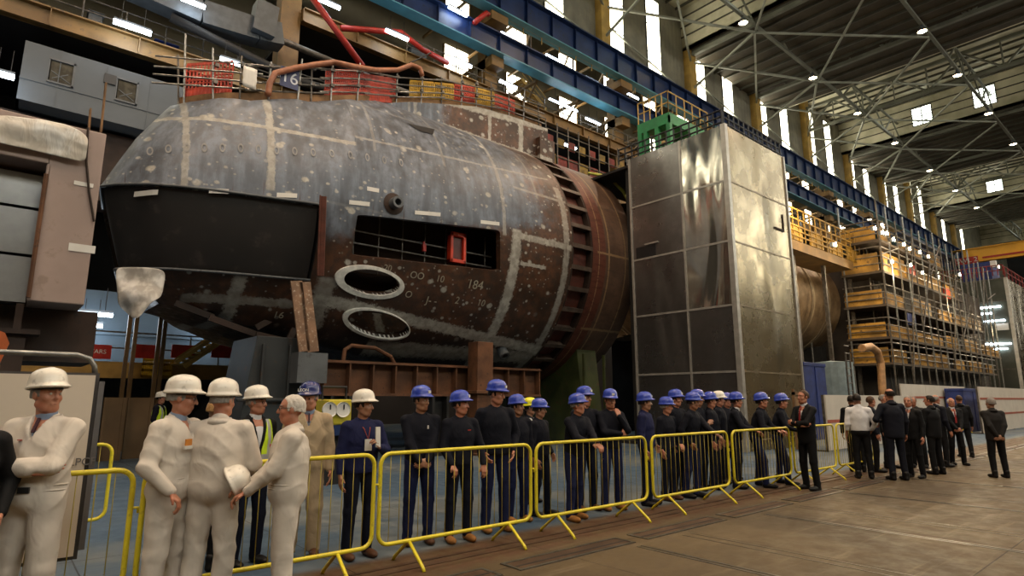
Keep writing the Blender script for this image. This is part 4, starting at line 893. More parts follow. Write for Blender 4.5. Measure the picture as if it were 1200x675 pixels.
# ---- lower aisle floor seen under the bow
def pxz(v, Y, u=180): return at(u, v, 1, Y)[2]
LY = 24.5; xa, xb = at(60, 420, 1, LY)[0], at(300, 420, 1, LY)[0]; zf = at(120, 434, 1, LY)[2]
mb = MB().box((xa-6, LY, zf-.15), (xb, LY+3.4, zf)).box((xa-6, LY-.06, zf-.75+.5), (xb, LY, zf+.3))
thing_mb(mb, 'walkway_deck', mat('dim_ochre_paint', (.40, .23, .05), .6, 0, .4, 1.5), 'ochre raised walkway under the bow behind the men in white', 'walkway')
mb = MB(); 
for k in range(14): x = xa-2+k*1.0; mb.box((x, LY-.05, zf+.3), (x+.05, LY, zf+1.3))
for z in (.75, 1.3): mb.box((xa-2, LY-.05, zf+z), (xb, LY, zf+z+.05))
thing_mb(mb, 'walkway_railing', scaf_dull, 'thin railing along the ochre walkway under the bow', 'railing')
for u, lab in ((113, 'bright red notice panel, leftmost on the walkway'), (172, 'red notice panel, second along the walkway'), (216, 'dark red notice panel behind the yellow stair'), (262, 'dark red notice panel, last before the grey stand')):
    p = at(u, 412, 1, LY-.1); s = MB().box((-.42, -.02, -.24), (.42, .02, .24)).build('red_notice', red_paint, None, tuple(p)); tag(s, lab, 'notice', 'red notice panels on the walkway')
    text('lettering', 'STARS', .2, white_paint, s, frame((p[0], p[1]-.025, p[2]), (1, 0, 0), (0, 0, 1))) if u == 113 else None
yp = MB(); a = at(170, 430, 1, LY-.15)[0]; b = at(205, 430, 1, LY-.15)[0]
for (ua, ub, vt, vb, lab) in ((165, 203, 423, 442, 'yellow mesh barrier panel on the walkway'), (262, 286, 385, 398, 'yellow mesh barrier panel up beside the stair')):
    a = at(ua, vb, 1, LY-.2); b = at(ub, vt, 1, LY-.2); mb = MB(); w = b[0]-a[0]; h = b[2]-a[2]
    for k in range(15): mb.box((k*w/15, 0, 0), (k*w/15+.05, .03, h))
    for z in (0, .35, .7, .95): mb.box((0, 0, z*h), (w, .03, z*h+.08))
    thing_mb(mb, 'mesh_barrier', yellow_plastic, lab, 'barrier', 'yellow mesh barriers under the bow', loc=(a[0], LY-.25, a[2]))
st = MB()                                      # yellow stair
for dy in (0, .9):
    for (p, q) in (((206, 425), (262, 388)), ((216, 430), (272, 392))): a = at(*p, 1, LY-1); b = at(*q, 1, LY-1); st.bar(a+np.array([0, dy, 0]), b+np.array([0, dy, 0]), .06, .14)
for k in range(9):
    t = k/8; a = at(211+t*56, 427-t*37, 1, LY-1); st.box((a[0]-.15, LY-1, a[2]), (a[0]+.15, LY-.1, a[2]+.04))
thing_mb(st, 'yellow_stair', yellow_steel, 'yellow steel stair climbing under the bow', 'stair')
wallb = mat('blue_grey_lit_wall', (.05, .08, .11), .7, 0, .3, .5)
thing_mb(MB().box((xa-8, LY+3.3, zf), (xb+3, LY+3.4, zf+3.2)).box((xa-8, LY+3.2, zf+1.5), (xb+3, LY+3.3, zf+1.6)), 'partition_screen', wallb, 'blue-grey partition behind the red notice panels', 'partition')
for u in (150, 158, 186, 192):
    a = at(u, 400, 1, 23.5)[0]; thing_mb(MB().box((a-.06, 23.5, 0), (a+.06, 23.62, 6.5)).box((a-.15, 23.42, 0), (a+.15, 23.7, .03)), 'scaffold_post', mat('brown_post_paint', (.16, .09, .03), .6), 'brown scaffold post in front of the walkway under the bow', 'post', 'brown scaffold posts under the bow')
mb = MB(); brownb = mat('brown_hoarding', (.20, .12, .055), .7, 0, .3, .8)
for (ua, ub, Y) in ((122, 148, 20.), (150, 180, 20.3)): a = at(ua, 470, 1, Y)[0]; b = at(ub, 470, 1, Y)[0]; thing_mb(MB().box((a, Y, 0), (b, Y+.08, at(150, 468, 1, Y)[2]+.05)).box((a, Y-.04, 0), (a+.08, Y, 1.7)).box((b-.08, Y-.04, 0), (b, Y, 1.7)), 'board_screen', brownb, 'brown board screen at floor level, %s' % ('left one behind the white board' if ua == 122 else 'right one beside the man in a hi-vis vest'), 'screen')
struct(MB().box((-60, 28.3, 0), (9, 28.5, 3.4)).build('wall_lower', mat('lower_wall_dark', (.05, .05, .055), .8)))

st = MB(); a = at(612, 93, 1, 31); b = at(640, 128, 1, 31)
for dy in (0, .9): st.bar(a+np.array([0, dy, 0]), b+np.array([0, dy, 0]), .06, .28)
for k in range(14): c_ = a+(b-a)*k/13; st.box((c_[0]-.14, 31, c_[2]-.02), (c_[0]+.14, 31.9, c_[2]+.03))
for dz in (.5, 1.0): st.tube([tuple(a+np.array([0, 0, dz])), tuple(b+np.array([0, 0, dz]))], .03, 6)
thing_mb(st, 'aisle_stair', yellow_steel, 'pale yellow steel stair between floors behind the hull, below the lower blue beam', 'stair')
# ================================================================ RIGHT SIDE
fs = empty('far_hull_section', (35, 19.7, 8), label='ribbed brown hull cylinder seen past the right edge of the silver tower', cat='submarine')
FR, FZ = 3.55, 8.3
n = NT('far_hull_steel'); v = n.coord('Object'); x, y, z = n.sep(v); f = n.noise(v, 1.2, 5, .65); rb = n.math('ABSOLUTE', n.math('SUBTRACT', n.math('FRACT', n.math('MULTIPLY', x, 1/2.4)), .5))
n.col(n.mix(n.ramp(n.math('ADD', rb, n.math('MULTIPLY', f, .04)), .485, .505), n.mix(n.ramp(f, .35, .65), (.17, .11, .06), (.32, .22, .13)), (.50, .40, .26))); n.pr(.38, .45); n.bump(f, .08, .6); fh = n.m
mb = MB().grid([[(-11+22*j/10, -FR*math.cos(2*PI*i/72), FZ-8+FR*math.sin(2*PI*i/72)) for j in range(11)] for i in range(73)]); mb.build('hull_cylinder', fh, fs, smooth=True)
MB().grid([[(11, -r*math.cos(2*PI*i/72), FZ-8+r*math.sin(2*PI*i/72)) for i in range(73)] for r in (FR, .01)]).build('end_plate', dark_steel, fs)
for k in range(9):
    MB().tube([(-10+k*2.4, -(FR+.02)*math.cos(2*PI*i/64), FZ-8+(FR+.02)*math.sin(2*PI*i/64)) for i in range(64)], .07, 6, closed=True).build('hull_rib', mat('rib_steel', (.22, .16, .10), .4, .5), fs, smooth=True)
for k, x in enumerate((27., 34., 43.)):
    mb = MB().box((x-.5, 16.8, 0), (x+.5, 22.6, .3)).box((x-.4, 17.2, .3), (x+.4, 18.4, 5.2)).box((x-.4, 21, .3), (x+.4, 22.2, 5.2)).box((x-.4, 18.4, .3), (x+.4, 21, 4.7)); thing_mb(mb, 'hull_cradle', dark_steel, 'dark cradle stand under the far ribbed hull cylinder', 'cradle', 'dark cradle stands under the far ribbed hull cylinder')
WX0, WX1 = 24, 41.5; wz = at(931, 290, 1, 14.6)[2]
mb = MB().box((WX0, 14.3, wz-.25), (WX1, 16.2, wz)).box((WX0, 14.25, wz-.3), (WX1, 14.3, wz+.25)); thing_mb(mb, 'hull_walkway', ochre, 'ochre walkway along the top of the far ribbed hull cylinder', 'walkway')
mb = MB(); 
for k in range(30): mb.box((WX0+k*.75, 14.2, wz+.25), (WX0+k*.75+.06, 14.25, wz+2.2))
for z in (.5, .8, 1.1, 1.5, 2.1): mb.box((WX0, 14.2, wz+z), (WX1, 14.25, wz+z+.08))
for k in range(8): mb.box((WX0+k*2.8, 14.26, wz+.3), (WX0+k*2.8+1.9, 14.3, wz+1.1))
thing_mb(mb, 'walkway_guard', mat('bright_ochre_panel', (.33, .18, .02), .5, 0, .4, 2.), 'bright ochre guard mesh on the far hull walkway', 'railing')
for k in range(5):
    x = WX0+2+k*4.2; thing_mb(MB().box((x-.1, 14.9, 0), (x+.1, 15.1, wz-.3)).box((x-.3, 14.8, 0), (x+.3, 15.2, .05)), 'walkway_post', scaf_dull, 'thin post carrying the far hull walkway', 'post', 'thin posts under the far hull walkway')
# big scaffold: levels read at the near corner
SY = 13.0; cx = at(1036, 350, 1, SY)[0]
zl = [at(1036, v, 1, SY)[2] for v in (424, 394, 357, 320, 286)]; zt_ = [at(1036, v, 1, SY)[2] for v in (404, 375, 338, 297, 268)]
xr = [at(u, 400, 1, SY)[0] for u in (1158, 1166, 1150, 1130, 1112)]; y1 = at(992, 350, 0, cx)[1]
mb_t = mat('scaffold_deck_dark', (.06, .04, .025), .8)
scaf = empty('scaffold_tower', (cx, SY, 0), label='huge multi-level scaffold with ochre boarded levels at the far right', cat='scaffold')
random.seed(3)
band = mat('ochre_board_band', (.46, .24, .035), .6, 0, .65, .9, grime=(.09, .045, .015))
for i in range(5):
    L = xr[i]-cx; W = y1-SY; z0, z1 = zl[i], zt_[i]
    MB().box((-.6, -.3, z0-.15), (L, W, z0)).build('level_deck', mb_t, scaf)
    g = MB(); x = 0.
    while x < L-1:
        w = random.uniform(2.0, 4.8); h = random.uniform(.62, 1.0)*(z1-z0)
        g.box((x, -.12, z0), (min(x+w, L), -.04, z0+h)); x += w+random.choice((.1, .2, .9, 1.8))
    MB().box((-.35, 0, z0), (-.28, W, z0+(z1-z0)*.9)).build('end_boarding', band, scaf)
    g.build('side_boarding', band, scaf)
    m2 = MB()
    for q in (.35, .7, 1.15): m2.tube([(-.5, -.25, z0+(z1-z0)*q), (L, -.25, z0+(z1-z0)*q)], .045, 5).tube([(-.5, -.25, z0+(z1-z0)*q), (-.5, W, z0+(z1-z0)*q)], .045, 5)
    m2.build('ledgers', scaf_dull, scaf)
x = -.5; k = 0
while x < max(xr)-cx:
    top = zt_[4]+random.uniform(.2, 2.4); MB().tube([(x, -.28, 0), (x, -.28, top)], .055, 6).build('standard', galv if k % 2 else scaf_dull, scaf); 
    MB().tube([(x+1.1+random.uniform(-.3, .3), .9, 0), (x+1.1, .9, top-random.uniform(0, 2))], .045, 6).build('standard', scaf_dull, scaf)
    if k % 2 == 0: MB().tube([(x, -.3, random.choice(zl)-1), (x+3.5, -.3, random.choice(zl[2:])+2)], .05, 6).build('brace', scaf_dull, scaf)
    x += 1.7; k += 1
for y in (2., 4.5, 7.0): MB().tube([(-.55, y, 0), (-.55, y, zt_[4]+1.5)], .055, 6).build('standard', galv, scaf)
MB().box((1.5, 1, 0), (30, 9, zl[4]-.4)).build('shrouded_core', mat('dark_brown_core', (.035, .024, .018), .8, 0, .6, .4), scaf)
for (dx, z, m, lab) in ((5, zl[3]+.5, red_plastic, 'reddish tarpaulin on the upper scaffold'), (3.5, zl[2]-1.0, blue_tarp, 'small blue tarpaulin inside the scaffold'), (13, zl[3]-.2, red_plastic, 'red mesh strip half-way along the scaffold')):
    thing_mb(MB().box((cx+dx, SY-.22, z), (cx+dx+1.6, SY-.14, z+.8)), 'tarpaulin', m, lab, 'tarpaulin')
# work lamps on the scaffold
for i, (u, v) in enumerate(((1022, 268), (1031, 273), (1036, 274), (1044, 281), (1056, 287), (1063, 292), (1075, 296), (1085, 301), (1064, 311), (1078, 320), (975, 287), (1042, 307), (1122, 322), (1168, 313))):
    p = at(u, v, 1, 12.6); r = MB().box((-.14, -.1, -.12), (.14, .06, .12)).build('work_lamp', grey_steel, None, tuple(p)); tag(r, 'small bright work lamp glowing on the far scaffold', 'lamp', 'bright work lamps on the far scaffold')
    MB().lathe([(0, .02), (.09, .03), (.13, .10)], (0, 0, 0), 12).build('lens', lamp_glow, r, None).matrix_local = Matrix.Translation((0, -.1, 0)) @ Matrix.Rotation(PI/2, 4, 'X')
# second silver enclosure, far right
bx = at(1178, 325, 1, 13.0); e2 = empty('far_enclosure', (bx[0], 13, 0), label='distant grey-green sheet enclosure at the right edge beyond the scaffold', cat='enclosure')
ye = at(1124, 330, 0, bx[0])[1]; EZ = bx[2]
gsh = mat('dull_green_sheet', (.09, .095, .075), .42, .6, .35, .5)
for i in range(6):
    a, b = i*EZ/6, (i+1)*EZ/6; MB()._add([(0, ye-13, a), (0, 0, a), (0, 0, b), (0, ye-13, b)], [(0, 1, 2, 3)]).build('sheet_panel', gsh, e2)
    MB()._add([(0, 0, a), (45, 0, a), (45, 0, b), (0, 0, b)], [(0, 1, 2, 3)]).build('sheet_panel', sheets[2], e2); MB().box((-.06, 0, b-.08), (0, ye-13, b)).build('seam_strip', scaf_dull, e2)
MB().box((.05, .05, 0), (44, ye-13, EZ-.1)).build('inner_lining', dark_steel, e2); MB().box((-.15, -.15, 0), (.15, .15, EZ)).build('corner_angle', seam, e2)
for k, (u, v) in enumerate(((1160, 360), (1150, 368), (1165, 376), (1160, 403), (1172, 403), (1168, 409))):
    p = at(u, v, 0, bx[0]-.2); fl_ = empty('strip_light', tuple(p), label='bright strip light in front of the distant grey-green enclosure', cat='light', group='strip lights by the distant enclosure'); MB().box((-.1, -.9, -.07), (.1, .9, .07)).build('tube', tube_glow, fl_)
p = at(1175, 383, 0, bx[0]-.1); thing_mb(MB().box((p[0]-.05, p[1]-.5, p[2]-.35), (p[0], p[1]+.5, p[2]+.35)), 'notice_board', white_paint, 'white square notice on the distant grey-green enclosure', 'notice')
# red rail, blue cabin and yellow crane above
p = at(1127, 318, 0, bx[0]+2); q = at(1160, 306, 0, bx[0]+2)
r = MB().box((bx[0]+2, q[1], EZ), (bx[0]+6, p[1], q[2])).build('blue_cabin', blue_tarp, None); tag(r, 'blue cabin on top of the distant enclosure beneath the yellow crane', 'cabin'); MB().box((bx[0]+1.9, q[1]-.5, p[2]), (bx[0]+2.4, q[1], q[2])).build('end_post', white_paint, r)
railing('red_railing', tuple(at(1105, 330, 0, bx[0])), tuple(at(1176, 322, 0, bx[0])), 1.1, 12, mat('dull_red_rail', (.20, .015, .012), .6), 'red railing around the top of the distant enclosure', None, (1, .5), .05)
railing('red_railing', (bx[0], 13, EZ), (bx[0]+40, 13, EZ), 1.2, 22, mat('dull_red_rail', (.20, .015, .012), .6), 'red railing running off to the right edge of the photo', None, (1, .5), .06)
CX = 127; cr = empty('overhead_crane', (CX, 5, 26), label='yellow-orange overhead travelling crane girder at the far right', cat='crane')
crm = mat('crane_orange_yellow', (.72, .34, .015), .45, 0, .15, .5)
a = at(1112, 312, 0, CX); b = at(1112, 297, 0, CX); MB().box((-.5, -30, a[2]-26), (.5, a[1]-5-2.4, b[2]-26)).build('girder', crm, cr); MB().box((-.8, -30, b[2]-26), (.8, a[1]-5, b[2]-25.85)).build('walkway_edge', crm, cr)
c_ = at(1134, 306, 0, CX); MB().box((-.58, c_[1]-5-1.6, c_[2]-26-.6), (-.5, c_[1]-5+1.6, c_[2]-26+.6)).build('number_plate', red_paint, cr)
text('lettering', 'SWL 2', 1.1, white_paint, cr, frame((CX-.62, c_[1], c_[2]), (0, -1, 0), (0, 0, 1)))
MB().box((-.56, c_[1]-5-8.0, c_[2]-26-.02), (-.5, c_[1]-5-2.2, c_[2]-26+.3)).build('red_stripe', red_paint, cr)
struct(MB().box((100, 27, 25.9), (150, 28.3, 26.3)).build('trim_90', blue_steel))
# ducts and stands behind the hoardings
dm = mat('cream_orange_duct', (.46, .25, .11), .5, 0, .3, 5.)
pp = [at(u, v, 1, 11.5) for u, v in ((1010, 408), (1020, 406), (1028, 412), (1032, 425), (1033, 440), (1034, 456))]; pp.append(np.array([pp[-1][0]+.1, 11.5, .02]))
o = thing_mb(MB().tube(pp, .19, 14), 'flexible_duct', dm, 'curved cream-orange flexible duct below the far scaffold', 'duct')
a = at(987, 455, 1, 12); b = at(987, 425, 1, 12); r = MB().lathe([(0, 0), (.95, 0), (.95, b[2]), (0, b[2]+.1)], (0, 0, 0), 20).build('storage_tank', mat('pale_blue_tank', (.22, .28, .30), .5), None, (a[0], 12.4, 0), smooth=False); tag(r, 'pale blue-grey upright tank under the far hull cylinder', 'tank')
mb = MB()
for dx in (-.25, .25): mb.tube([(a[0]-1.2+dx, 11.2, 0), (a[0]-1.1+dx, 11.2, b[2]+.4)], .04, 6)
for k in range(12): mb.tube([(a[0]-1.45, 11.2, .3+k*.35), (a[0]-.9, 11.2, .3+k*.35)], .03, 6)
thing_mb(mb, 'ladder', scaf_dull, 'grey ladder in front of the pale blue-grey tank', 'ladder')
for (u0, v0, u1, Y, lab, zz) in ((941, 424, 966, 11.0, 'dark blue tarpaulined unit beside the silver tower', None), (1128, 455, 1149, 8.5, 'dark blue cabinet between two white hoardings', None)):
    a = at(u0, v0, 1, Y); b = at(u1, v0, 1, Y); mb = MB().box((a[0], Y, 0), (b[0], Y+.8, a[2])).box((a[0]-.03, Y-.03, a[2]-.15), (b[0]+.03, Y+.8, a[2])).box(((a[0]+b[0])/2-.02, Y-.03, 0), ((a[0]+b[0])/2+.02, Y, a[2]-.15)); thing_mb(mb, 'blue_unit', blue_tarp, lab, 'cabinet', bevel=.02)
def hoard(u0, v0, u1, v1, Y, lab, stripe, nseg=4):
    a = at(u0, v0, 1, Y); b = at(u1, v1, 1, Y); z = (a[2]+b[2])/2; L = b[0]-a[0]; r = empty('site_hoarding', (a[0], Y, 0), label=lab, cat='hoarding', group=None)
    for k in range(nseg): MB().box((k*L/nseg+.01, 0, .05), ((k+1)*L/nseg-.01, .05, z)).build('panel', white_board, r)
    for s_ in stripe: MB().box((0, -.012, z*s_), (L, 0, z*s_+.10)).build('red_stripe', mat('faded_red_stripe', (.38, .09, .05), .6), r)
    for k in range(nseg+1): MB().box((k*L/nseg-.04, .05, 0), (k*L/nseg+.04, .12, z)).box((k*L/nseg-.04, .05, 0), (k*L/nseg+.04, .7, .05)).build('support', scaf_dull, r)
hoard(967, 465, 1062, 462, 8.3, 'white hoarding with a red stripe right of the silver tower, behind the suited men', (.50,), 4)
hoard(1055, 450, 1130, 453, 9.4, 'taller white hoarding behind the group of men in suits', (.72,), 3)
hoard(1147, 457, 1235, 455, 7.6, 'white hoarding with red stripes at the right edge of the photo', (.72, .38), 3)
mb = MB(); a = at(930, 456, 1, 9.4); mb.box((a[0], 9.4, 0), (a[0]+.08, 9.48, 2.0)).box((a[0]+.75, 9.4, 0), (a[0]+.83, 9.48, 2.0)).box((a[0], 9.4, 1.8), (a[0]+.8, 9.48, 1.9)).box((a[0]+.1, 9.42, .9), (a[0]+.8, 9.46, 1.75)); thing_mb(mb, 'timber_stand', wood_board, 'small timber frame beside the foot of the silver tower', 'frame')
for k in range(5):
    pass
# ================================================================ CROWD BARRIERS
BX = [(1.0, 2.98), (3.05, 5.08), (5.17, 7.36), (7.50, 9.62), (9.78, 11.9), (12.05, 14.0), (14.15, 16.2)]
def barrier(L, name='crowd_barrier'):
    r = empty(name); r0 = .11; pts = []
    for cx_, cz_, a0 in ((L-r0, 1.11-r0, 0), (r0, 1.11-r0, 90), (r0, .24+r0, 180), (L-r0, .24+r0, 270)):
        for k in range(6): a = math.radians(a0+k*18); pts.append((cx_+r0*math.cos(a), 0, cz_+r0*math.sin(a)))
    MB().tube(pts, .0205, 10, closed=True).build('frame', barrier_yellow, r, smooth=True)
    n_ = 18; mb = MB()
    for k in range(1, n_): mb.tube([(k*L/n_, 0, .245), (k*L/n_, 0, 1.105)], .0038, 6)
    mb.build('infill_bars', mat('dull_yellow_bar', (.42, .34, .04), .5), r, smooth=True)
    for x in (.35, L-.35):
        MB().tube([(x, -.30, 0), (x, -.27, .04), (x, 0, .24), (x, .27, .04), (x, .30, 0)], .018, 8).build('foot', barrier_yellow, r, smooth=True)
    MB().tube([(L+.0, 0, .82), (L+.05, 0, .82), (L+.055, 0, .78)], .012, 6).build('hook', barrier_yellow, r, smooth=True)
    return r
bl = ['yellow crowd barrier in front of the man with white hair, left end of the row', 'yellow crowd barrier with the blue-helmeted worker holding his wrist behind it', 'yellow crowd barrier on which the bare-forearmed blue-helmet man rests his hands', 'yellow crowd barrier in front of the densest cluster of blue helmets', 'yellow crowd barrier before the two men leaning at the right end of the workers', 'yellow crowd barrier beside the lone suited man with folded arms', 'yellow crowd barrier half hidden behind the man in the white shirt']
for (a, b), lab in zip(BX, bl):
    o = barrier(b-a); o.location = (a, 5.56, 0); tag(o, lab, 'barrier', 'yellow crowd barriers in a row')
o = barrier(2.2); o.location = (-1.27, 5.62, 0); tag(o, 'yellow crowd barrier behind the man with folded arms at the left', 'barrier')
o = barrier(2.2); o.location = (-.98, 8.95, 0); tag(o, 'yellow crowd barrier standing behind the white display board', 'barrier')
p = at(1135, 508, 2, 0); o = barrier(1.6); o.location = (p[0], p[1], 0); o.rotation_euler.z = .5; tag(o, 'small yellow barrier beside the dark blue cabinet at the far right', 'barrier')
p = at(1187, 502, 2, 0); o = barrier(1.6); o.location = (p[0], p[1], 0); o.rotation_euler.z = .2; tag(o, 'yellow barrier at the foot of the right-edge hoarding', 'barrier')
# display board at the left
r = empty('display_board', (0, 6.2, 0), label='white mobile display board with a grey tube frame at the left', cat='board')
xr_ = at(112, 440, 1, 6.2)[0]; MB().box((-1.6, -.02, .41), (xr_, 0, 1.85)).build('board_face', mat('warm_white_board', (.62, .54, .45), .5, 0, .08, 1.), r)
MB().box((-1.6, 0, .38), (xr_+.03, .06, 1.87)).build('board_back', mat('dark_board_edge', (.05, .045, .045), .6), r); MB().box((xr_+.03, -.02, .45), (xr_+.07, .3, 1.8)).build('side_cover', mat('grey_side_cover', (.12, .115, .12), .6), r)
MB().tube([(-1.6, .05, 2.02), (xr_-.14, .05, 2.02), (xr_-.05, .05, 1.99), (xr_-.01, .05, 1.93), (xr_, .05, 1.86)], .022, 10).build('tube_frame', galv, r, smooth=True)
for x in (-1.2, xr_-.12): MB().tube([(x, .05, 0.02), (x, .05, .4)], .022, 8).tube([(x, -.35, .03), (x, .4, .03)], .022, 8).build('leg', mat('yellow_green_leg', (.35, .33, .06), .5), r, smooth=True)
text('lettering', 'LPCF', .085, mat('grey_print', (.16, .15, .15), .6), r, frame((at(96, 541, 1, 6.2)[0], 6.172, at(96, 541, 1, 6.2)[2]), (1, 0, 0), (0, 0, 1)))
# yellow pump unit with dials behind the man in beige
p = at(398, 487, 1, 11.5); r = empty('gauge_unit', (p[0], 11.5, 0), label='yellow control unit with two round dials behind the men, under the hull', cat='machine'); s_ = 1/ (712/ (float(np.dot(np.array([p[0], 11.5, 0]), FH))))
w = 15*s_*1.0; z0 = at(398, 498, 1, 11.5)[2]; z1 = at(398, 468, 1, 11.5)[2]
MB().box((-w, 0, z0), (w, .6, z1)).build('casing', mat('machine_yellow', (.55, .46, .03), .45, 0, .2, 3.), r, bevel=.03); MB().box((-w-.1, -.05, z0-.2), (w+.1, .7, z0)).build('base_frame', blue_steel, r); MB().box((-w, .1, .0), (w, .6, z0-.2)).build('lower_casing', dark_steel, r)
MB().tube([(-w, .3, z1), (-w, .3, z1+.25), (w, .3, z1+.25), (w, .3, z1)], .03, 8).build('lifting_bar', dark_steel, r)
for dx in (-.45, .1):
    d = MB().lathe([(0, 0), (.13, 0), (.15, .03), (.15, -.02), (0, -.02)], n=20).build('dial', white_paint, r); d.matrix_local = Matrix.Translation((dx*w/.5*1., -.03, (z0+z1)/2+.05)) @ Matrix.Rotation(PI/2, 4, 'X'); 
    MB().box((dx*w/.5-.01, -.07, (z0+z1)/2+.05), (dx*w/.5+.015, -.06, (z0+z1)/2+.15)).build('dial_needle', black_paint, r)

for x, y, z in ((30, 10.5, 9), (38, 10.5, 9.), (44, 11.5, 10), (56, 11., 9), (70, 11, 8), (33, 13, 12)): plight('work_light', (x, y, z), 700, (1, .8, .5), .3)  # added fill on the far scaffold and hull, helping the work lamps
# ================================================================ PEOPLE (implicit surfaces -> one continuous body mesh, clothing as children)
class Field:
    def __init__(s, lo, hi, h):
        s.lo = np.array(lo, np.float32); s.h = h; n_ = np.ceil((np.array(hi)-np.array(lo))/h).astype(int)+1
        s.n = n_; s.ax = [s.lo[i]+np.arange(n_[i], dtype=np.float32)*h for i in range(3)]; s.F = np.full(n_, 1.0, np.float32)
    def _box(s, lo, hi):
        a = np.maximum(np.floor((np.array(lo)-s.lo)/s.h).astype(int), 0); b = np.minimum(np.ceil((np.array(hi)-s.lo)/s.h).astype(int)+1, s.n)
        if (b <= a).any(): return None
        sl = tuple(slice(int(a[i]), int(b[i])) for i in range(3)); return sl, np.meshgrid(*[s.ax[i][sl[i]] for i in range(3)], indexing='ij')
    def put(s, sl, d, k, sub=False):
        F = s.F[sl]
        if sub: s.F[sl] = np.maximum(F, -d); return
        if k > 0: h_ = np.maximum(k-np.abs(F-d), 0)/k; s.F[sl] = np.minimum(F, d)-h_*h_*k*.25
        else: s.F[sl] = np.minimum(F, d)
    def cone(s, a, b, ra, rb, k=.02, flat=None, ff=1.0, sub=False):
        a = np.array(a, np.float32); b = np.array(b, np.float32); R = max(ra, rb)*max(ff, 1)+k+2*s.h
        q = s._box(np.minimum(a, b)-R, np.maximum(a, b)+R)
        if q is None: return
        sl, G = q; P = np.stack(G, -1)
        if flat is not None:
            f = np.array(flat, np.float32); P = P-(1-1/ff)*((P-a) @ f)[..., None]*f; b = b-(1-1/ff)*((b-a) @ f)*f
        ab = b-a; L2 = float(ab @ ab)+1e-9; t = np.clip(((P-a) @ ab)/L2, 0, 1); d = np.linalg.norm(P-a-t[..., None]*ab, axis=-1)-(ra+(rb-ra)*t)
        s.put(sl, d, k, sub)
    def ell(s, c, M, r, k=.02, sub=False):     # M: 3x3 rows = axes
        c = np.array(c, np.float32); r = np.array(r, np.float32); R = float(r.max())+k+2*s.h; q = s._box(c-R, c+R)
        if q is None: return
        sl, G = q; P = (np.stack(G, -1)-c) @ np.array(M, np.float32).T
        k0 = np.linalg.norm(P/r, axis=-1); k1 = np.linalg.norm(P/(r*r), axis=-1)+1e-6; s.put(sl, k0*(k0-1)/k1, k, sub)
    def cut(s, fn): G = np.meshgrid(*s.ax, indexing='ij'); s.F = np.maximum(s.F, fn(*G)).astype(np.float32)
    def warp(s, fn):
        m = np.abs(s.F) < .05; I = np.nonzero(m); P = np.stack([s.ax[i][I[i]] for i in range(3)], -1); s.F[I] += fn(P).astype(np.float32)
    def mesh(s, name='m'):
        F = s.F; S_ = F < 0; nx, ny, nz = F.shape; c = S_[:-1, :-1, :-1]; allin = c.copy(); anyin = c.copy(); offs = [(i, j, k) for i in (0, 1) for j in (0, 1) for k in (0, 1)]
        for (i, j, k) in offs[1:]:
            q = S_[i:nx-1+i, j:ny-1+j, k:nz-1+k]; allin &= q; anyin |= q
        act = anyin & ~allin; I = np.stack(np.nonzero(act), -1); N = len(I); idx = np.full(act.shape, -1, np.int32); idx[act] = np.arange(N)
        pos = np.zeros((N, 3)); cnt = np.zeros(N)
        for a in offs:
            for ax in range(3):
                if a[ax] == 1: continue
                b = list(a); b[ax] = 1; fa = F[I[:, 0]+a[0], I[:, 1]+a[1], I[:, 2]+a[2]]; fb = F[I[:, 0]+b[0], I[:, 1]+b[1], I[:, 2]+b[2]]
                m = (fa < 0) != (fb < 0); t = np.where(m, fa/np.where(m, fa-fb, 1), 0); p = np.tile(np.array(a, float), (N, 1)); p[:, ax] += t; pos[m] += p[m]; cnt[m] += 1
        V = s.lo+(I+pos/cnt[:, None])*s.h; Q = []
        for ax in range(3):
            o1, o2 = [(1, 2), (2, 0), (0, 1)][ax]; sa = [slice(1, -1)]*3; sa[ax] = slice(0, -1); sb = [slice(1, -1)]*3; sb[ax] = slice(1, None)
            A = S_[tuple(sa)]; B = S_[tuple(sb)]; E = np.stack(np.nonzero(A != B), -1); 
            if not len(E): continue
            inn = A[tuple(E.T)]; E = E.copy(); 
            for i in range(3):
                if i != ax: E[:, i] += 1
            def cell(d1, d2): e = E.copy(); e[:, o1] -= d1; e[:, o2] -= d2; return idx[e[:, 0], e[:, 1], e[:, 2]]
            q = np.stack([cell(1, 1), cell(0, 1), cell(0, 0), cell(1, 0)], -1); q[~inn] = q[~inn][:, ::-1]; Q.append(q)
        Q = np.concatenate(Q); me = bpy.data.meshes.new(name); me.vertices.add(N); me.vertices.foreach_set('co', V.astype(np.float32).ravel())
        me.loops.add(Q.size); me.loops.foreach_set('vertex_index', Q.ravel().astype(np.int32)); me.polygons.add(len(Q)); me.polygons.foreach_set('loop_start', np.arange(0, Q.size, 4, dtype=np.int32))
        me.polygons.foreach_set('use_smooth', np.ones(len(Q), bool)); me.update(calc_edges=True); return me
def rotz(a): c_, s_ = math.cos(a), math.sin(a); return np.array([[c_, -s_, 0], [s_, c_, 0], [0, 0, 1]])
def roty(a): c_, s_ = math.cos(a), math.sin(a); return np.array([[c_, 0, s_], [0, 1, 0], [-s_, 0, c_]])
def rotx(a): c_, s_ = math.cos(a), math.sin(a); return np.array([[1, 0, 0], [0, c_, -s_], [0, s_, c_]])
def nrm(v): v = np.array(v, float); return v/(np.linalg.norm(v)+1e-9)
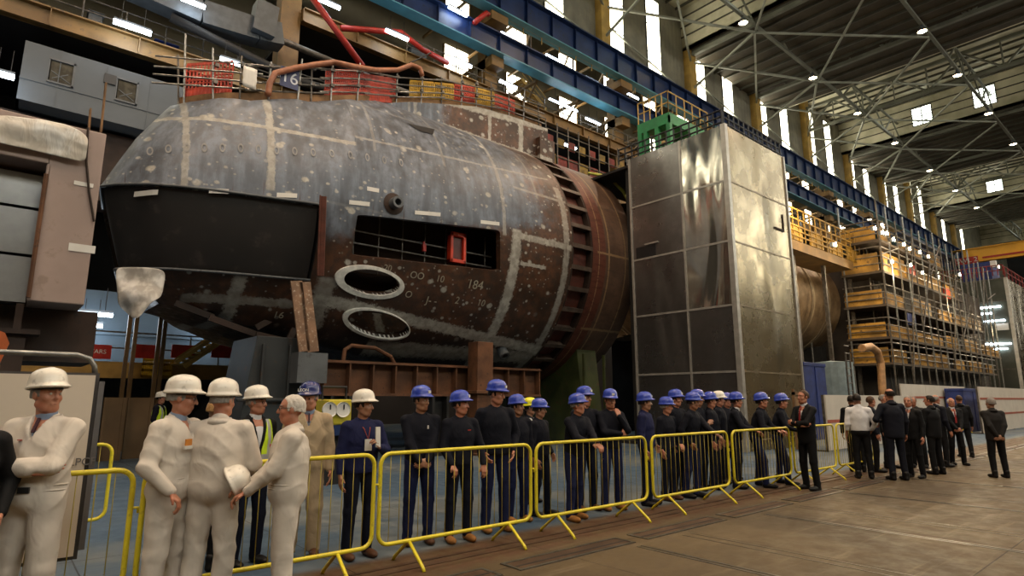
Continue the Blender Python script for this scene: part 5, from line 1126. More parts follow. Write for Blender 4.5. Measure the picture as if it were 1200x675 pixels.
def cloth(name, c, rough=.8, fold=.5, c2=None, sc_=1.0):
    if name in MATS: return MATS[name]
    n = NT(name); v = n.coord('Object'); f = n.noise(n.mapv(v, (1, 1, .8)), 6*sc_, 2, .5, .8); g = n.noise(v, 3, 3); w_ = n.noise(v, 300, 2)
    n.col(n.mix(n.ramp(g, .35, .65), c2 or tuple(x*.86 for x in c), c)); n.pr(rough); n.b.inputs['Specular IOR Level'].default_value = .2
    n.bump(n.math('ADD', n.math('MULTIPLY', f, 1.0), n.math('MULTIPLY', w_, .02)), .04*fold, .9); MATS[name] = n.m; return n.m
def skinm(name, c):
    if name in MATS: return MATS[name]
    n = NT(name); v = n.coord('Object'); f = n.noise(v, 14, 3); n.col(n.mix(n.ramp(f, .35, .7), c, (c[0]*.92, c[1]*.72, c[2]*.66))); n.pr(.48); n.b.inputs['Subsurface Weight'].default_value = .06; n.b.inputs['Subsurface Radius'].default_value = (.02, .008, .004)
    n.bump(f, .001, .3); MATS[name] = n.m; return n.m
SK = [skinm('skin_fair', (.50, .27, .18)), skinm('skin_ruddy', (.46, .21, .13)), skinm('skin_tan', (.33, .17, .10)), skinm('skin_brown', (.16, .075, .042))]
C_WHITE = cloth('white_coverall_cotton', (.66, .60, .53), .85, .5); C_BEIGE = cloth('beige_coverall_cotton', (.48, .37, .24), .85, .6)
C_NAVY = cloth('navy_work_jacket', (.0045, .0055, .012), .8, .5); C_BLUE = cloth('royal_navy_overall', (.010, .013, .055), .8, .5); C_TROU = cloth('blue_work_trousers', (.010, .0145, .055), .82, .5)
C_TROD = cloth('dark_navy_trousers', (.005, .007, .018), .82, .5); C_SUIT = cloth('black_suit_wool', (.004, .004, .005), .7, .25); C_SUITB = cloth('navy_suit_wool', (.006, .007, .014), .7, .25); C_GREY = cloth('charcoal_suit_wool', (.016, .014, .013), .7, .25)
C_SHIRT = cloth('white_shirt_cotton', (.72, .72, .74), .8, .35); C_SHIRTB = cloth('blue_shirt_cotton', (.24, .30, .42), .8, .3); C_TIE = cloth('dark_tie_silk', (.05, .02, .03), .5, .1); C_TIER = cloth('red_tie_silk', (.28, .03, .03), .5, .1)
C_HIVIS = cloth('hi_vis_yellow_fabric', (.55, .75, .03), .6, .3); REFL = mat('silver_reflective_tape', (.55, .56, .55), .35, .3)
BOOT_T = cloth('tan_work_boot_leather', (.30, .13, .035), .65, .15); BOOT_B = cloth('black_shoe_leather', (.012, .011, .011), .4, .1); BOOT_BR = cloth('brown_shoe_leather', (.09, .04, .02), .5, .1)
def glossy(name, c, r=.25):
    n = NT(name); v = n.coord('Object'); n.col(n.mix(n.ramp(n.noise(v, 25, 4), .55, .75), c, tuple(x*.7 for x in c))); n.pr(r); n.b.inputs['Coat Weight'].default_value = .3; return n.m
H_WHITE = glossy('white_helmet_shell', (.78, .74, .66)); H_BLUE = glossy('blue_helmet_shell', (.035, .065, .42)); H_DBLUE = glossy('dark_blue_helmet_shell', (.02, .028, .14)); H_YEL = glossy('yellow_helmet_shell', (.75, .72, .02))
HAIRM = {'grey': cloth('grey_hair', (.24, .22, .20), .6, .2, None, 4), 'white': cloth('white_hair', (.62, .58, .52), .6, .3, None, 4), 'dark': cloth('dark_hair', (.018, .012, .009), .5, .2, None, 4), 'brown': cloth('brown_hair', (.07, .035, .018), .5, .2, None, 4), 'blond': cloth('blonde_hair', (.42, .24, .10), .5, .3, None, 4)}
GLASS = mat('black_glasses_frame', (.01, .01, .01), .3); EYEW = mat('eye_white', (.55, .52, .48), .3); EYED = mat('dark_iris', (.015, .01, .008), .2); LIP = mat('lip_skin', (.34, .12, .09), .5); BROW = mat('eyebrow_hair', (.06, .035, .02), .8)
def helmet_mesh():
    mb = MB(); n_ = 32; prof = [(1.07, -.014), (1.10, -.009), (1.08, .0), (1.02, .010), (1.0, .025), (.98, .05), (.93, .078), (.82, .102), (.63, .120), (.38, .131), (.15, .135), (.0, .136)]; P = []
    for (r, z) in prof:
        row = []
        for k in range(n_+1):
            a = 2*PI*k/n_; ca, sa = math.cos(a), math.sin(a); x = .136*r*ca; y = .113*r*sa
            if r > 1.01: x += .038*max(ca, 0)**1.5*(r-1)/.10; zz = z-.008*max(ca, 0)**2*(r-1)/.10
            else: zz = z
            if r < .97: zz += .006*math.exp(-(y/.012)**2)*(1-.3*r)+.003*math.exp(-((abs(y)-.035)/.008)**2)
            row.append((x, y, zz))
        P.append(row)
    mb.grid(P); ins = [[(p[0]*.95, p[1]*.95, p[2]-.004) for p in row] for row in P[:8]]; mb.grid(ins, flip=True); return mb.mesh('helmet', .0005)
HELM = {}
def person(px, foot, H, face, label, top=C_NAVY, bottom=C_TROU, boots=BOOT_B, skin=0, hat=None, hair='dark', arms=('down', 'down'), lean=0, head=(0, 0), h=.011, kind='jacket', group=None, glasses=False, step=.0, shirt=None, tie=None, vest=False, bald=False, bulk=1.0, pos=None, extra=None, twist=0, rest=None):
    """face: 0 looks at the camera, 90 to the image's right, 180 away, 270 to its left"""
    P0 = at(px, foot, 2, 0) if pos is None else np.array(pos, float); fa = math.radians(face); fd = -FH*math.cos(fa)+RT*math.sin(fa); yaw = math.atan2(fd[1], fd[0])
    s = H/1.75; R = empty('person', (P0[0], P0[1], 0), yaw, label=label, cat='person', group=group)
    TW = rotz(math.radians(twist)); LN = roty(math.radians(lean)); hip0 = np.array([0, 0, .93])
    def up(p, tw=1.0): p = np.array(p, float)-hip0; return (LN @ (rotz(math.radians(twist*tw)) @ p)+hip0)*s
    lx = -math.sin(math.radians(lean))*.25
    def low(p): return np.array(p, float)*s
    b = bulk; hs = s
    sh = {q: up((0, q*.178*b**.5, 1.402)) for q in (1, -1)}
    HR_ = rotz(math.radians(twist)) @ rotz(math.radians(head[0])) @ roty(math.radians(head[1]+lean*.2)); nk = up((.005, 0, 1.50)); hc0 = np.array([.01, 0, 1.54])
    def hp(p): return nk+(HR_ @ ((np.array(p, float)-hc0))+np.array([.012, 0, .035]))*s
    RH = HR_.T
    pel = low((0, 0, .95))
    # legs
    legs = {}
    for q in (1, -1):
        st_ = step*q; hipj = low((0, q*.088, .90)); ank = low((st_*.5-.02+lx*.3, q*.12, .085)); kn = (hipj+ank)/2+low((.025+abs(st_)*.08, q*.008, .0))
        if rest == q: ank = low((.16, q*.13, .085)); kn = low((.15, q*.13, .50))
        legs[q] = (hipj, kn, ank)
    # arms by two-bone reach
    AR = {}
    for q, pose in zip((1, -1), arms):
        S_ = sh[q]; up_l, fo_l = .285*s, .255*s; pole = np.array([-.6, q*.7, -.5]); curl = .5; hd = None; n_pal = np.array([0, -q, 0])
        if pose == 'down': T_ = up((.06, q*.25*b**.5, .87), .6); pole = np.array([-1., q*.3, 0])
        elif pose == 'pocket': T_ = low((.10, q*.20, .94)); pole = np.array([-.8, q*.8, 0])
        elif pose == 'clasp': T_ = low((.24 if q > 0 else .26, q*.035, .90+.02*(q > 0))); curl = .9; hd = np.array([.1, -q*.9, -.35]); n_pal = np.array([-1, 0, 0])
        elif pose == 'behind': T_ = low((-.17, q*.045, .90)); pole = np.array([-.6, q, 0]); hd = np.array([-.1, -q*.8, -.4]); n_pal = np.array([1, 0, 0])
        elif pose == 'crossed': T_ = up((.245 if q > 0 else .215, -q*.075, 1.17-.035*(q < 0))); pole = np.array([.2, q*.8, -.7]); hd = np.array([-.25, -q, .12]); curl = .35; n_pal = np.array([-1, 0, 0])
        elif pose == 'chin': T_ = up((.20, q*.05, 1.40)); pole = np.array([.2, q*.5, -1]); hd = np.array([-.35, -q*.15, .9]); curl = 1.0; n_pal = np.array([-1, 0, 0])
        elif pose == 'hold': T_ = low((.30, q*.13, .98)); hd = np.array([.7, -q*.35, -.2]); curl = .55; n_pal = np.array([.0, -q, 0])
        elif pose == 'chest': T_ = up((.24, q*.10, 1.18)); hd = np.array([.35, -q*.5, .7]); curl = 1.1
        elif pose == 'front': T_ = low((.22, q*.12, 1.0)); hd = np.array([.5, -q*.7, -.1]); curl = .6; n_pal = np.array([-.5, -q*.3, -.6])
        elif isinstance(pose, tuple): T_ = low(pose[:3]); hd = np.array(pose[3:6]) if len(pose) > 3 else None; curl = .9; pole = np.array([-.5, q*.7, -.6]); n_pal = np.array([0, 0, -1])
        d = T_-S_; L = np.linalg.norm(d); mx = (up_l+fo_l)*.985
        if L > mx: T_ = S_+d/L*mx; L = mx
        dn = d/np.linalg.norm(d); a_ = (up_l**2-fo_l**2+L*L)/(2*L); hh = math.sqrt(max(up_l**2-a_*a_, 0)); pl = nrm(pole-dn*(pole @ dn)); E_ = S_+dn*a_+pl*hh
        hdir = nrm(hd) if hd is not None else nrm(nrm(T_-E_)+np.array([.08, 0, -.12])); n_pal = nrm(n_pal-hdir*(n_pal @ hdir)); AR[q] = (S_, E_, T_, hdir, n_pal, curl)
    ext = .62*s; lo = (-.42*s, -.50*s, -.02); hi = (.62*s+math.sin(math.radians(max(lean, 0)))*.5, .50*s, 1.86*s)
    if top is C_WHITE and h < .01: pass
    # ---- body
    F = Field(lo, hi, h); k = .03*s
    F.ell(low((0, 0, .96)), np.eye(3), np.array((.105, .155, .12))*s*b**.5, k); F.cone(low((0, 0, .98)), up((.0, 0, 1.22)), .105*s*b, .11*s*b, k, (0, 1, 0), 1.35); F.ell(up((.0, 0, 1.30)), (rotz(math.radians(twist)).T @ LN.T), np.array((.112*b, .165, .18))*s, k)
    F.cone(up((-.01, -.13, 1.40)), up((-.01, .13, 1.40)), .055*s, .055*s, k); [F.cone(up((-.012, q*.035, 1.455)), up((-.01, q*.15, 1.405)), .042*s, .042*s, k) for q in (1, -1)]; F.cone(up((-.01, 0, 1.42)), hp((.0, 0, 1.58)), .060*s, .054*s, .02*s)
    for q in (1, -1):
        A, K_, N_ = legs[q]; F.cone(A, K_, .078*s, .052*s, .02); F.cone(K_, N_, .052*s, .036*s, .02); F.ell(K_*.62+N_*.38+low((-.018, 0, 0)), np.eye(3), np.array((.043, .042, .09))*s, .02); F.cone(N_+low((-.03, 0, -.03)), N_+low((.16, q*.02, -.055)), .035*s, .026*s, .02)
        S_, E_, T_, hd, n_pal, curl = AR[q]; F.ell(S_, np.eye(3), np.array((.050, .048, .052))*s, .02); F.cone(S_, E_, .05*s, .038*s, .02); F.cone(E_, T_, .038*s, .026*s, .015)
        # hand: palm, four unequal bent fingers, thumb from the side
        wd = nrm(np.cross(hd, n_pal)); thumb_s = 1 if (wd @ np.array([1., 0, .2])) > 0 else -1; sc_ = s*1.0
        if h <= .0125:
            for j, o_ in enumerate((-1.5, -.5, .5, 1.5)):
                base = T_+wd*o_*.019*sc_*thumb_s*-1; kn_ = base*.0+T_+hd*.092*sc_*(1-.06*abs(o_))+wd*(-thumb_s)*o_*.0205*sc_
                F.cone(T_+wd*(-thumb_s)*o_*.011*sc_, kn_, .015*sc_, .0125*sc_, .010); ln = (.040, .046, .043, .033)[j]*sc_; dd = hd; p = kn_
                for seg in range(3):
                    an = curl*(.55, .75, .5)[seg]; dd = nrm(dd*math.cos(an)+nrm(n_pal-dd*(n_pal @ dd))*math.sin(an)); q2 = p+dd*ln*(1, .65, .5)[seg]; F.cone(p, q2, (.0098-.0008*seg)*sc_, (.0092-.0008*seg)*sc_, .003); p = q2
            t0 = T_+hd*.022*sc_+wd*thumb_s*.020*sc_; t1 = t0+nrm(hd*.75+wd*thumb_s*.75+n_pal*.25)*.042*sc_; t2 = t1+nrm(hd*.9+wd*thumb_s*.15+n_pal*.45)*.034*sc_; F.cone(t0, t1, .0135*sc_, .0115*sc_, .008); F.cone(t1, t2, .0115*sc_, .0088*sc_, .003)
    # head
    hk = .012*s
    F.ell(hp((-.005, 0, 1.665)), RH, np.array((.098, .077, .092))*s, .01); F.ell(hp((.025, 0, 1.60)), RH, np.array((.070, .062, .082))*s, .02*s); F.cone(hp((.055, -.018, 1.548)), hp((.055, .018, 1.548)), .027*s, .027*s, .02*s)
    for q in (1, -1):
        F.cone(hp((.0, q*.052, 1.575)), hp((.045, q*.036, 1.548)), .02*s, .02*s, .02*s); F.cone(hp((.082, q*.012, 1.672)), hp((.066, q*.048, 1.672)), .012*s, .011*s, .008*s); F.ell(hp((.062, q*.04, 1.615)), RH, np.array((.025, .022, .022))*s, .015*s)
        F.ell(hp((-.005, q*.078, 1.635)), RH, np.array((.019, .008, .031))*s, .006*s); F.ell(hp((.098, q*.030, 1.648)), RH, np.array((.016, .016, .012))*s, 0, sub=True); F.ell(hp((.080, q*.030, 1.647)), RH, np.array((.013, .014, .010))*s, .004*s)
        F.cone(hp((.098, q*.008, 1.615)), hp((.092, q*.014, 1.612)), .009*s, .007*s, .006*s)
    F.cone(hp((.090, 0, 1.662)), hp((.113, 0, 1.615)), .0095*s, .0125*s, .008*s); F.cone(hp((.089, -.017, 1.580)), hp((.089, .017, 1.580)), .0075*s, .0075*s, .006*s); F.cone(hp((.086, -.013, 1.570)), hp((.086, .013, 1.570)), .008*s, .008*s, .006*s)
    body = link('body', F.mesh('body'), SK[skin], R)
    if h <= .0105:
        for q in (1, -1):
            e = link('eye', MB().lathe([(0, -.011), (.007, -.008), (.0105, 0), (.007, .008), (0, .011)], n=12).mesh('eye'), EYEW if h < .009 else EYED, R, smooth=True); e.matrix_local = Matrix.Translation(hp((.0835, q*.030, 1.647)))
            mbb = MB().tube([tuple(hp((.096-(.0 if j == 1 else .004)-(.014 if j == 2 else 0), q*(.012+.018*j), 1.672+(.003 if j == 1 else 0)))) for j in range(3)], .0035*s, 6); mbb.build('eyebrow', BROW if hair not in ('white', 'grey') else HAIRM['grey'], R, smooth=True)
        MB().tube([tuple(hp((.088, -.022, 1.574))), tuple(hp((.0965, 0, 1.576))), tuple(hp((.088, .022, 1.574)))], .003*s, 6).build('mouth', LIP, R, smooth=True)
    # hair
    if hair and not (bald and hat):
        G = Field(hp((0, 0, 1.66))-.2*s, hp((0, 0, 1.66))+.2*s, max(h*.8, .007)); G.ell(hp((-.012, 0, 1.665)), RH, np.array((.105, .0825, .100))*s, 0)
        if hair == 'blond': G.ell(hp((-.04, 0, 1.60)), RH, np.array((.085, .095, .13))*s, .03)
        elif h < .012: G.ell(hp((-.035, 0, 1.61)), RH, np.array((.075, .074, .07))*s, .02)
        def cutf(X, Y, Z):
            Q = (np.stack([X, Y, Z], -1)-nk)/s-np.array([.012, 0, .035]); Q = Q @ HR_+hc0; x, y, z = Q[..., 0], Q[..., 1], Q[..., 2]
            a = np.minimum(z-1.705, -(x-.01)) if False else 0
            front = (x-.035-np.clip((z-1.70)*.9, 0, .09)); side = np.maximum(front, 1.625-z-np.clip((-x-.01)*2, 0, 1)*.06)
            side = np.maximum(side, -(np.maximum(np.abs(x-.005)-.02, np.abs(z-1.632)-.03))*(1)-.0 if False else side)
            if bald: side = np.maximum(side, z-1.715)
            return side*s
        G.cut(cutf); G.warp(lambda p: .003*np.sin(p[:, 0]*160+2*np.sin(p[:, 1]*90))*np.sin(p[:, 2]*70)); me = G.mesh('hair')
        if len(me.polygons): link('hair', me, HAIRM[hair], R)
        else: bpy.data.meshes.remove(me)
    if hat is not None:
        if 'm' not in HELM: HELM['m'] = helmet_mesh()
        me = HELM['m'].copy(); me.materials.clear(); hm = link('helmet', me, hat, R, smooth=True); Mh = Matrix((*[(*(HR_ @ roty(math.radians(-5)) @ np.diag([s*.96]*3))[i], hp((-.004, 0, 1.699))[i]) for i in range(3)], (0, 0, 0, 1))); hm.matrix_local = Mh
        if h < .0112 and hat is H_BLUE:
            MB().box((.128, -.022, .028), (.142, .022, .062)).build('helmet_badge', white_paint, hm)
        if h < .0125:
            bd = MB().grid([[(.108*math.cos(2*PI*k_/24)*.97, .092*math.sin(2*PI*k_/24)*.97, z) for k_ in range(25)] for z in (-.03, .01)]).build('headband', black_paint, hm)
    if glasses:
        g = MB()
        for q in (1, -1):
            g.tube([tuple(hp((.103-.006*abs(math.cos(a)*.5+.5), q*.032+.021*math.cos(a), 1.645+.015*math.sin(a)))) for a in [2*PI*i/12 for i in range(12)]], .0022*s, 5, closed=True); g.tube([tuple(hp((.09, q*.055, 1.652))), tuple(hp((-.0, q*.083, 1.652)))], .0025*s, 5)
        g.tube([tuple(hp((.104, -.011, 1.648))), tuple(hp((.104, .011, 1.648)))], .0022*s, 5); g.build('glasses', GLASS, R)
    # ---- clothing
    ph = random.uniform(0, 6); hc = max(h, .0095) if h < .011 else h
    joints = [(AR[1][1], .07), (AR[-1][1], .07), (legs[1][1], .09), (legs[-1][1], .09), (legs[1][2], .11), (legs[-1][2], .11), (low((0, 0, 1.03)), .10), (legs[1][0], .1), (legs[-1][0], .1)]
    amp = {'coverall': .0085, 'jacket': .006, 'suit': .003, 'shirt': .006}[kind]
    def folds(Pp):
        w_ = np.full(len(Pp), .6 if kind == 'coverall' else .4)
        for j, rr in joints: w_ += np.exp(-(np.linalg.norm(Pp-j, axis=1)/rr/s)**2)
        w_ = np.minimum(w_, 1.5); x, y, z = Pp[:, 0], Pp[:, 1], Pp[:, 2]
        rg = lambda t: 1-2*np.abs(np.sin(t))**.7
        return -amp*w_*(.75*rg(z*17+3.2*np.sin(x*7+ph)+2.6*np.sin(y*8+ph*2)+1.5*np.sin(z*5))*(.55+.45*np.sin(y*11+z*5+ph))+.55*rg(x*12+z*14+2*np.sin(y*9+ph)+1.2*np.sin(z*9))*(.5+.5*np.sin(x*9-z*4+ph*2))+.3*np.sin(y*30-z*26+ph*3+2*np.sin(x*14)))
    loose = {'coverall': 1.0, 'jacket': .8, 'suit': .55, 'shirt': .45}[kind]; o = (.024 if kind == 'coverall' else .018*loose)*s
    hem = {'coverall': .95, 'jacket': .90, 'suit': .80, 'shirt': .98}[kind]
    def torso(F, grow=0., fm=b):
        g = o+grow; F.cone(low((0, 0, hem+.06)) if hem < .93 else low((0, 0, .98)), up((0, 0, 1.24)), .120*s*fm+g, .126*s*fm+g, k, (0, 1, 0), 1.32); F.ell(up((0, 0, 1.29)), (rotz(math.radians(twist)).T @ LN.T), np.array((.122*fm, .178, .185))*s+g, k); F.cone(up((-.01, -.13, 1.395)), up((-.01, .13, 1.395)), .064*s+g*.6, .064*s+g*.6, k); [F.cone(up((-.014, q*.03, 1.452)), up((-.01, q*.155, 1.402)), .052*s+g*.4, .050*s+g*.4, k) for q in (1, -1)]; F.cone(up((-.02, 0, 1.42)), up((-.015, 0, 1.485)), .075*s, .066*s, .02)
    def sleeves(F):
        for q in (1, -1):
            S_, E_, T_, hd, n_, c_ = AR[q]; F.ell(S_, np.eye(3), np.array((.055, .052, .056))*s+o*.4, .03); F.cone(S_, E_, .058*s+o*.8, .050*s+o*.7, .025); F.cone(E_, T_-nrm(T_-E_)*.012*s, .048*s+o*.8, .034*s+o*.45, .02)
    def trousers(F):
        cr_ = .0 if kind != 'coverall' else .013
        F.ell(low((-.005, 0, .955)), np.eye(3), np.array((.122*b**.5, .168*b**.5, .115))*s+.008+cr_, k); F.cone(low((0, 0, 1.0)), low((0, 0, 1.05)), .108*s*b, .104*s*b, .02, (0, 1, 0), 1.36)
        for q in (1, -1):
            A, K_, N_ = legs[q]; ff = 1.0 if kind != 'suit' else .95; F.cone(A, K_, .094*s*ff+cr_, .072*s*ff+cr_, .03); F.cone(K_, N_+low((0, 0, -.015)), .070*s*ff+cr_, .060*s*ff+cr_, .02)
        F.cut(lambda X, Y, Z: .045*s-Z)
    F = Field(lo, hi, hc)
    if kind == 'coverall': torso(F); sleeves(F); trousers(F); F.cone(up((.07, 0, 1.40)), up((.03, 0, 1.47)), .02*s, .02*s, .01); F.warp(folds)
    else:
        torso(F); sleeves(F)
        if kind != 'shirt':
            F.cut(lambda X, Y, Z: hem*s-Z)
        else: F.cut(lambda X, Y, Z: .98*s-Z)
        F.warp(folds)
    if shirt is not None:                      # open collar / lapels: V cut in the front
        V = Field(lo, hi, hc); 
        def vcut(X, Y, Z):
            Q = np.stack([X, Y, Z], -1)/s-hip0; Q = (Q @ LN) @ rotz(math.radians(twist)); x, y, z = Q[..., 0], Q[..., 1], Q[..., 2]+.93
            z0 = 1.12 if kind in ('suit',) else (1.33 if kind == 'coverall' else 1.38); wdt = np.clip((z-z0)/(1.48-z0), 0, 1)*(.060 if kind == 'suit' else .050); return np.minimum(np.minimum(wdt-np.abs(y), x-.02), z-z0)*s
        G_ = np.meshgrid(*F.ax, indexing='ij'); F.F = np.maximum(F.F, vcut(*G_)).astype(np.float32)
        F2 = Field(lo, hi, hc); g0 = o; F2.cone(low((0, 0, 1.0)), up((0, 0, 1.22)), .108*s*b, .110*s*b, k, (0, 1, 0), 1.34); F2.ell(up((0, 0, 1.29)), (rotz(math.radians(twist)).T @ LN.T), np.array((.117*b, .165, .18))*s, k); F2.cone(up((-.01, -.12, 1.41)), up((-.01, .12, 1.41)), .058*s, .058*s, k); F2.cone(up((-.015, 0, 1.42)), up((-.002, 0, 1.50)), .066*s, .064*s, .02)
        link('shirt', F2.mesh('shirt'), shirt, R)
        if tie is not None:
            T1 = [up((.075, 0, 1.475)), up((.118*b+.004, 0, 1.38)), up((.128*b+.01, 0, 1.25)), up((.128*b+.01, 0, 1.10))]; mbt = MB()
            for i_, w_ in ((0, .014), (1, .022), (2, .03))[:3 if kind == 'suit' else 1]: mbt.bar(tuple(T1[i_]), tuple(T1[i_+1]), w_*s*1.3, .012*s, up=(1, 0, 0)) 
            mbt.build('tie', tie, R)
    nm = {'coverall': 'coverall', 'jacket': 'work_jacket', 'suit': 'suit_jacket', 'shirt': 'shirt'}[kind]
    link(nm, F.mesh(nm), top, R)
    if kind == 'coverall' and h < .0088:
        def ringat(zf, gx):
            cs = [tuple(up((math.cos(a)*(.120*b+.018+gx), math.sin(a)*(.160*b+.026+gx), zf), 0)) for a in [2*PI*i/40 for i in range(40)]]; return cs
        mw = MB().tube(ringat(1.035, .001), .006, 5, closed=True).tube(ringat(1.0, .001), .006, 5, closed=True); mw.build('waistband_seam', top, R, smooth=True)
    # collar
    if kind in ('coverall', 'jacket', 'suit'):
        cm = MB(); Pc = []
        for zz, rr in ((1.435, .104), (1.50, .083), (1.462, .099)):
            Pc.append([tuple(up((rr*math.cos(a)*(.92)-.012, rr*math.sin(a)*1.05, zz-.028*max(math.cos(a), 0)+(-.008 if rr == .099 else 0)))) for a in [math.radians(38+284*i/20) for i in range(21)]])
        cc = cm.grid(Pc).build('collar', top, R, smooth=True); so = cc.modifiers.new('s', 'SOLIDIFY'); so.thickness = .006
    if kind != 'coverall':
        F = Field(lo, (hi[0], hi[1], 1.15*s), hc); trousers(F); F.warp(folds); link('trousers', F.mesh('trousers'), bottom, R)
    # footwear
    for q in (1, -1):
        A, K_, N_ = legs[q]; F = Field(N_+low((-.12, -.12, -.12)), N_+low((.27, .12, .12)), max(h, .009)); hi_b = boots is not BOOT_B
        F.cone(N_+low((-.012, 0, -.0)), N_+low((-.02, 0, .05)), .05*s, .05*s, .02); F.ell(N_+low((.13, q*.012, -.047)), np.eye(3), np.array((.088, .050, .042))*s, .02); F.cone(N_+low((-.03, 0, -.045)), N_+low((.09, q*.01, -.045)), .043*s, .045*s, .02); z_ = .002
        F.cut(lambda X, Y, Z: z_-Z); link('boot' if hi_b else 'shoe', F.mesh('boot'), boots, R)
    if vest:
        F = Field((lo[0], lo[1], .85*s), hi, hc); torso(F, .014*s); F.cut(lambda X, Y, Z: .93*s-Z)
        def vc(X, Y, Z):
            Q = np.stack([X, Y, Z], -1)/s; x, y, z = Q[..., 0], Q[..., 1], Q[..., 2]; a = np.abs(y)-.165-np.clip(1.30-z, 0, .3)*.2; v_ = np.minimum((.02+np.clip((z-1.15)/.3, 0, 1)*.07)-np.abs(y), x); return np.maximum(np.maximum(a, v_), z-1.465)*s
        F.cut(vc); me = F.mesh('vest'); vo = link('hi_vis_vest', me, [C_HIVIS, REFL], R); zc_ = np.array([p.center[:] for p in me.polygons])/s
        mi = ((np.abs(zc_[:, 2]-1.08) < .028) | (np.abs(zc_[:, 2]-1.20) < .0) | ((np.abs(np.abs(zc_[:, 1])-.11) < .024) & (zc_[:, 2] > 1.10))).astype(np.int32); me.polygons.foreach_set('material_index', mi)
    if extra: extra(R, s, up, low, AR, hp)
    return R
# ================================================================ WHO STANDS WHERE
def Hof(top, foot, hat=True): k = (foot-468)/1.65; return (1.65+(468-top)/k)/(1.04 if hat else 1.005)
def badge(col=white_paint, y=-.09, z=1.30, w=.035, hh=.05):
    def f(R, s, up, low, AR, hp):
        c = up((.155, y, z)); MB().box((c[0]-.004, c[1]-w, c[2]-hh), (c[0]+.006, c[1]+w, c[2]+hh)).build('badge', col, R)
    return f
ORB = mat('orange_badge', (.75, .28, .04), .5); REDB = mat('red_badge', (.5, .04, .03), .5)
WH, WC = H_WHITE, C_WHITE
# --- the men in white at the left
def m1x(R, s, up, low, AR, hp):
    c = up((.150, .02, 1.01)); MB().box((c[0]-.01, c[1]-.035, c[2]-.02), (c[0]+.012, c[1]+.035, c[2]+.02)).build('belt_pager', black_paint, R); c = up((.153, -.055, 1.33)); MB().lathe([(0, 0), (.014, 0), (.014, .005)], tuple(c), 12).build('round_badge', REDB, R)
person(14, 762, 1.80, 8, 'man in white coverall and white helmet with folded arms at the left, looking right', WC, WC, BOOT_BR, 1, WH, 'grey', ('crossed', 'crossed'), -2, (62, 0), .0075, 'coverall', shirt=C_SHIRTB, tie=C_TIE, extra=m1x, bulk=1.04)
person(-86, 800, 1.72, 60, 'person in dark suit at the left edge, only an arm in the photo', C_SUIT, C_SUIT, BOOT_B, 1, None, 'dark', ('pocket', 'pocket'), 0, (-40, 0), .010, 'suit')
def m2x(R, s, up, low, AR, hp):
    c = up((.168, -.075, 1.33)); MB().box((c[0]-.0, c[1]-.035, c[2]-.05), (c[0]+.012, c[1]+.03, c[2]+.0)).build('orange_name_badge', ORB, R); MB().box((c[0]-.0, c[1]-.045, c[2]-.075), (c[0]+.014, c[1]+.04, c[2]-.05)).build('chest_pocket_flap', white_paint, R)
person(185, 727, 1.77, 80, 'man in white coverall and helmet with an orange badge, standing in profile facing right', WC, WC, BOOT_BR, 1, WH, 'grey', ((.10, .20, .93), (.16, -.20, .95)), 0, (28, 6), .0075, 'coverall', glasses=True, shirt=C_SHIRTB, extra=m2x, bulk=1.05)
def m3x(R, s, up, low, AR, hp):
    MB().tube([tuple(hp((-.02+.115*math.cos(a), .09*math.sin(a)*1.05, 1.70+.02*math.cos(a)+.0))) for a in [math.radians(150+k*20) for k in range(4)]], .006, 6).build('goggle_strap', GLASS, R)
person(238, 722, 1.75, 188, 'man in white coverall seen from behind with glasses pushed up on his white helmet', WC, WC, BOOT_BR, 1, WH, 'grey', ((.26, .16, 1.02), (.26, -.16, 1.02)), 1, (-22, 4), .0075, 'coverall', extra=m3x, bulk=1.15)
person(327, 722, 1.68, 292, 'white-haired man with glasses in white coverall holding his white helmet', WC, WC, BOOT_BR, 1, None, 'white', ((.31, .11, .99, .6, -.1, -.3), (.31, -.13, 1.0, .7, .3, .0)), 0, (-4, 0), .0075, 'coverall', glasses=True, extra=badge(REDB, -.09, 1.33, .03, .012), bulk=1.1)
# the helmet in his hands
fd = -FH*math.cos(math.radians(292))+RT*math.sin(math.radians(292)); p = at(327, 722, 2, 0)+fd*.41; hm = link('loose_helmet', (lambda m: (m.materials.clear(), m)[1])(HELM['m'].copy()), H_WHITE, None, smooth=True)
hm.location = (p[0], p[1], 1.02); hm.rotation_euler = (math.radians(62), math.radians(-12), HEAD+.5); hm.scale = (.97,)*3; tag(hm, 'white helmet held in both hands by the white-haired man', 'helmet')
person(286, 662, Hof(451, 662), 52, 'man with white helmet and glasses in dark suit and yellow hi-vis vest', C_SUIT, C_TROD, BOOT_B, 1, WH, 'grey', ('down', 'down'), 0, (30, 0), .009, 'suit', glasses=True, vest=True, shirt=C_SHIRT)
person(236, 668, 1.66, 170, 'blonde-haired woman almost hidden between two men in white coveralls', C_SUIT, C_SUIT, BOOT_B, 0, None, 'blond', ('down', 'down'), 0, (20, 0), .011, 'suit')
person(180, 545, 1.78, 95, 'distant worker in white helmet and hi-vis vest behind the barriers at the left', C_NAVY, C_TROD, BOOT_B, 1, WH, 'dark', ('down', 'down'), 0, (0, 0), .0125, 'jacket', vest=True)
def leon(R, s, up, low, AR, hp):
    M = R.matrix_world; c = hp((.168, 0, 1.752)); 
    o = text('helmet_lettering', 'LEON', .045, white_paint, None, frame(tuple(c), (0, 1, 0), (-.35, 0, 1))); o.parent = R; o.matrix_parent_inverse = Matrix.Identity(4)
person(352, 652, Hof(446, 652), 20, 'man in beige coverall and dark blue helmet behind the white-haired man', C_BEIGE, C_BEIGE, BOOT_BR, 1, H_DBLUE, 'grey', ('down', 'down'), 0, (-25, 8), .009, 'coverall', shirt=C_SHIRTB, tie=C_TIE, extra=leon)
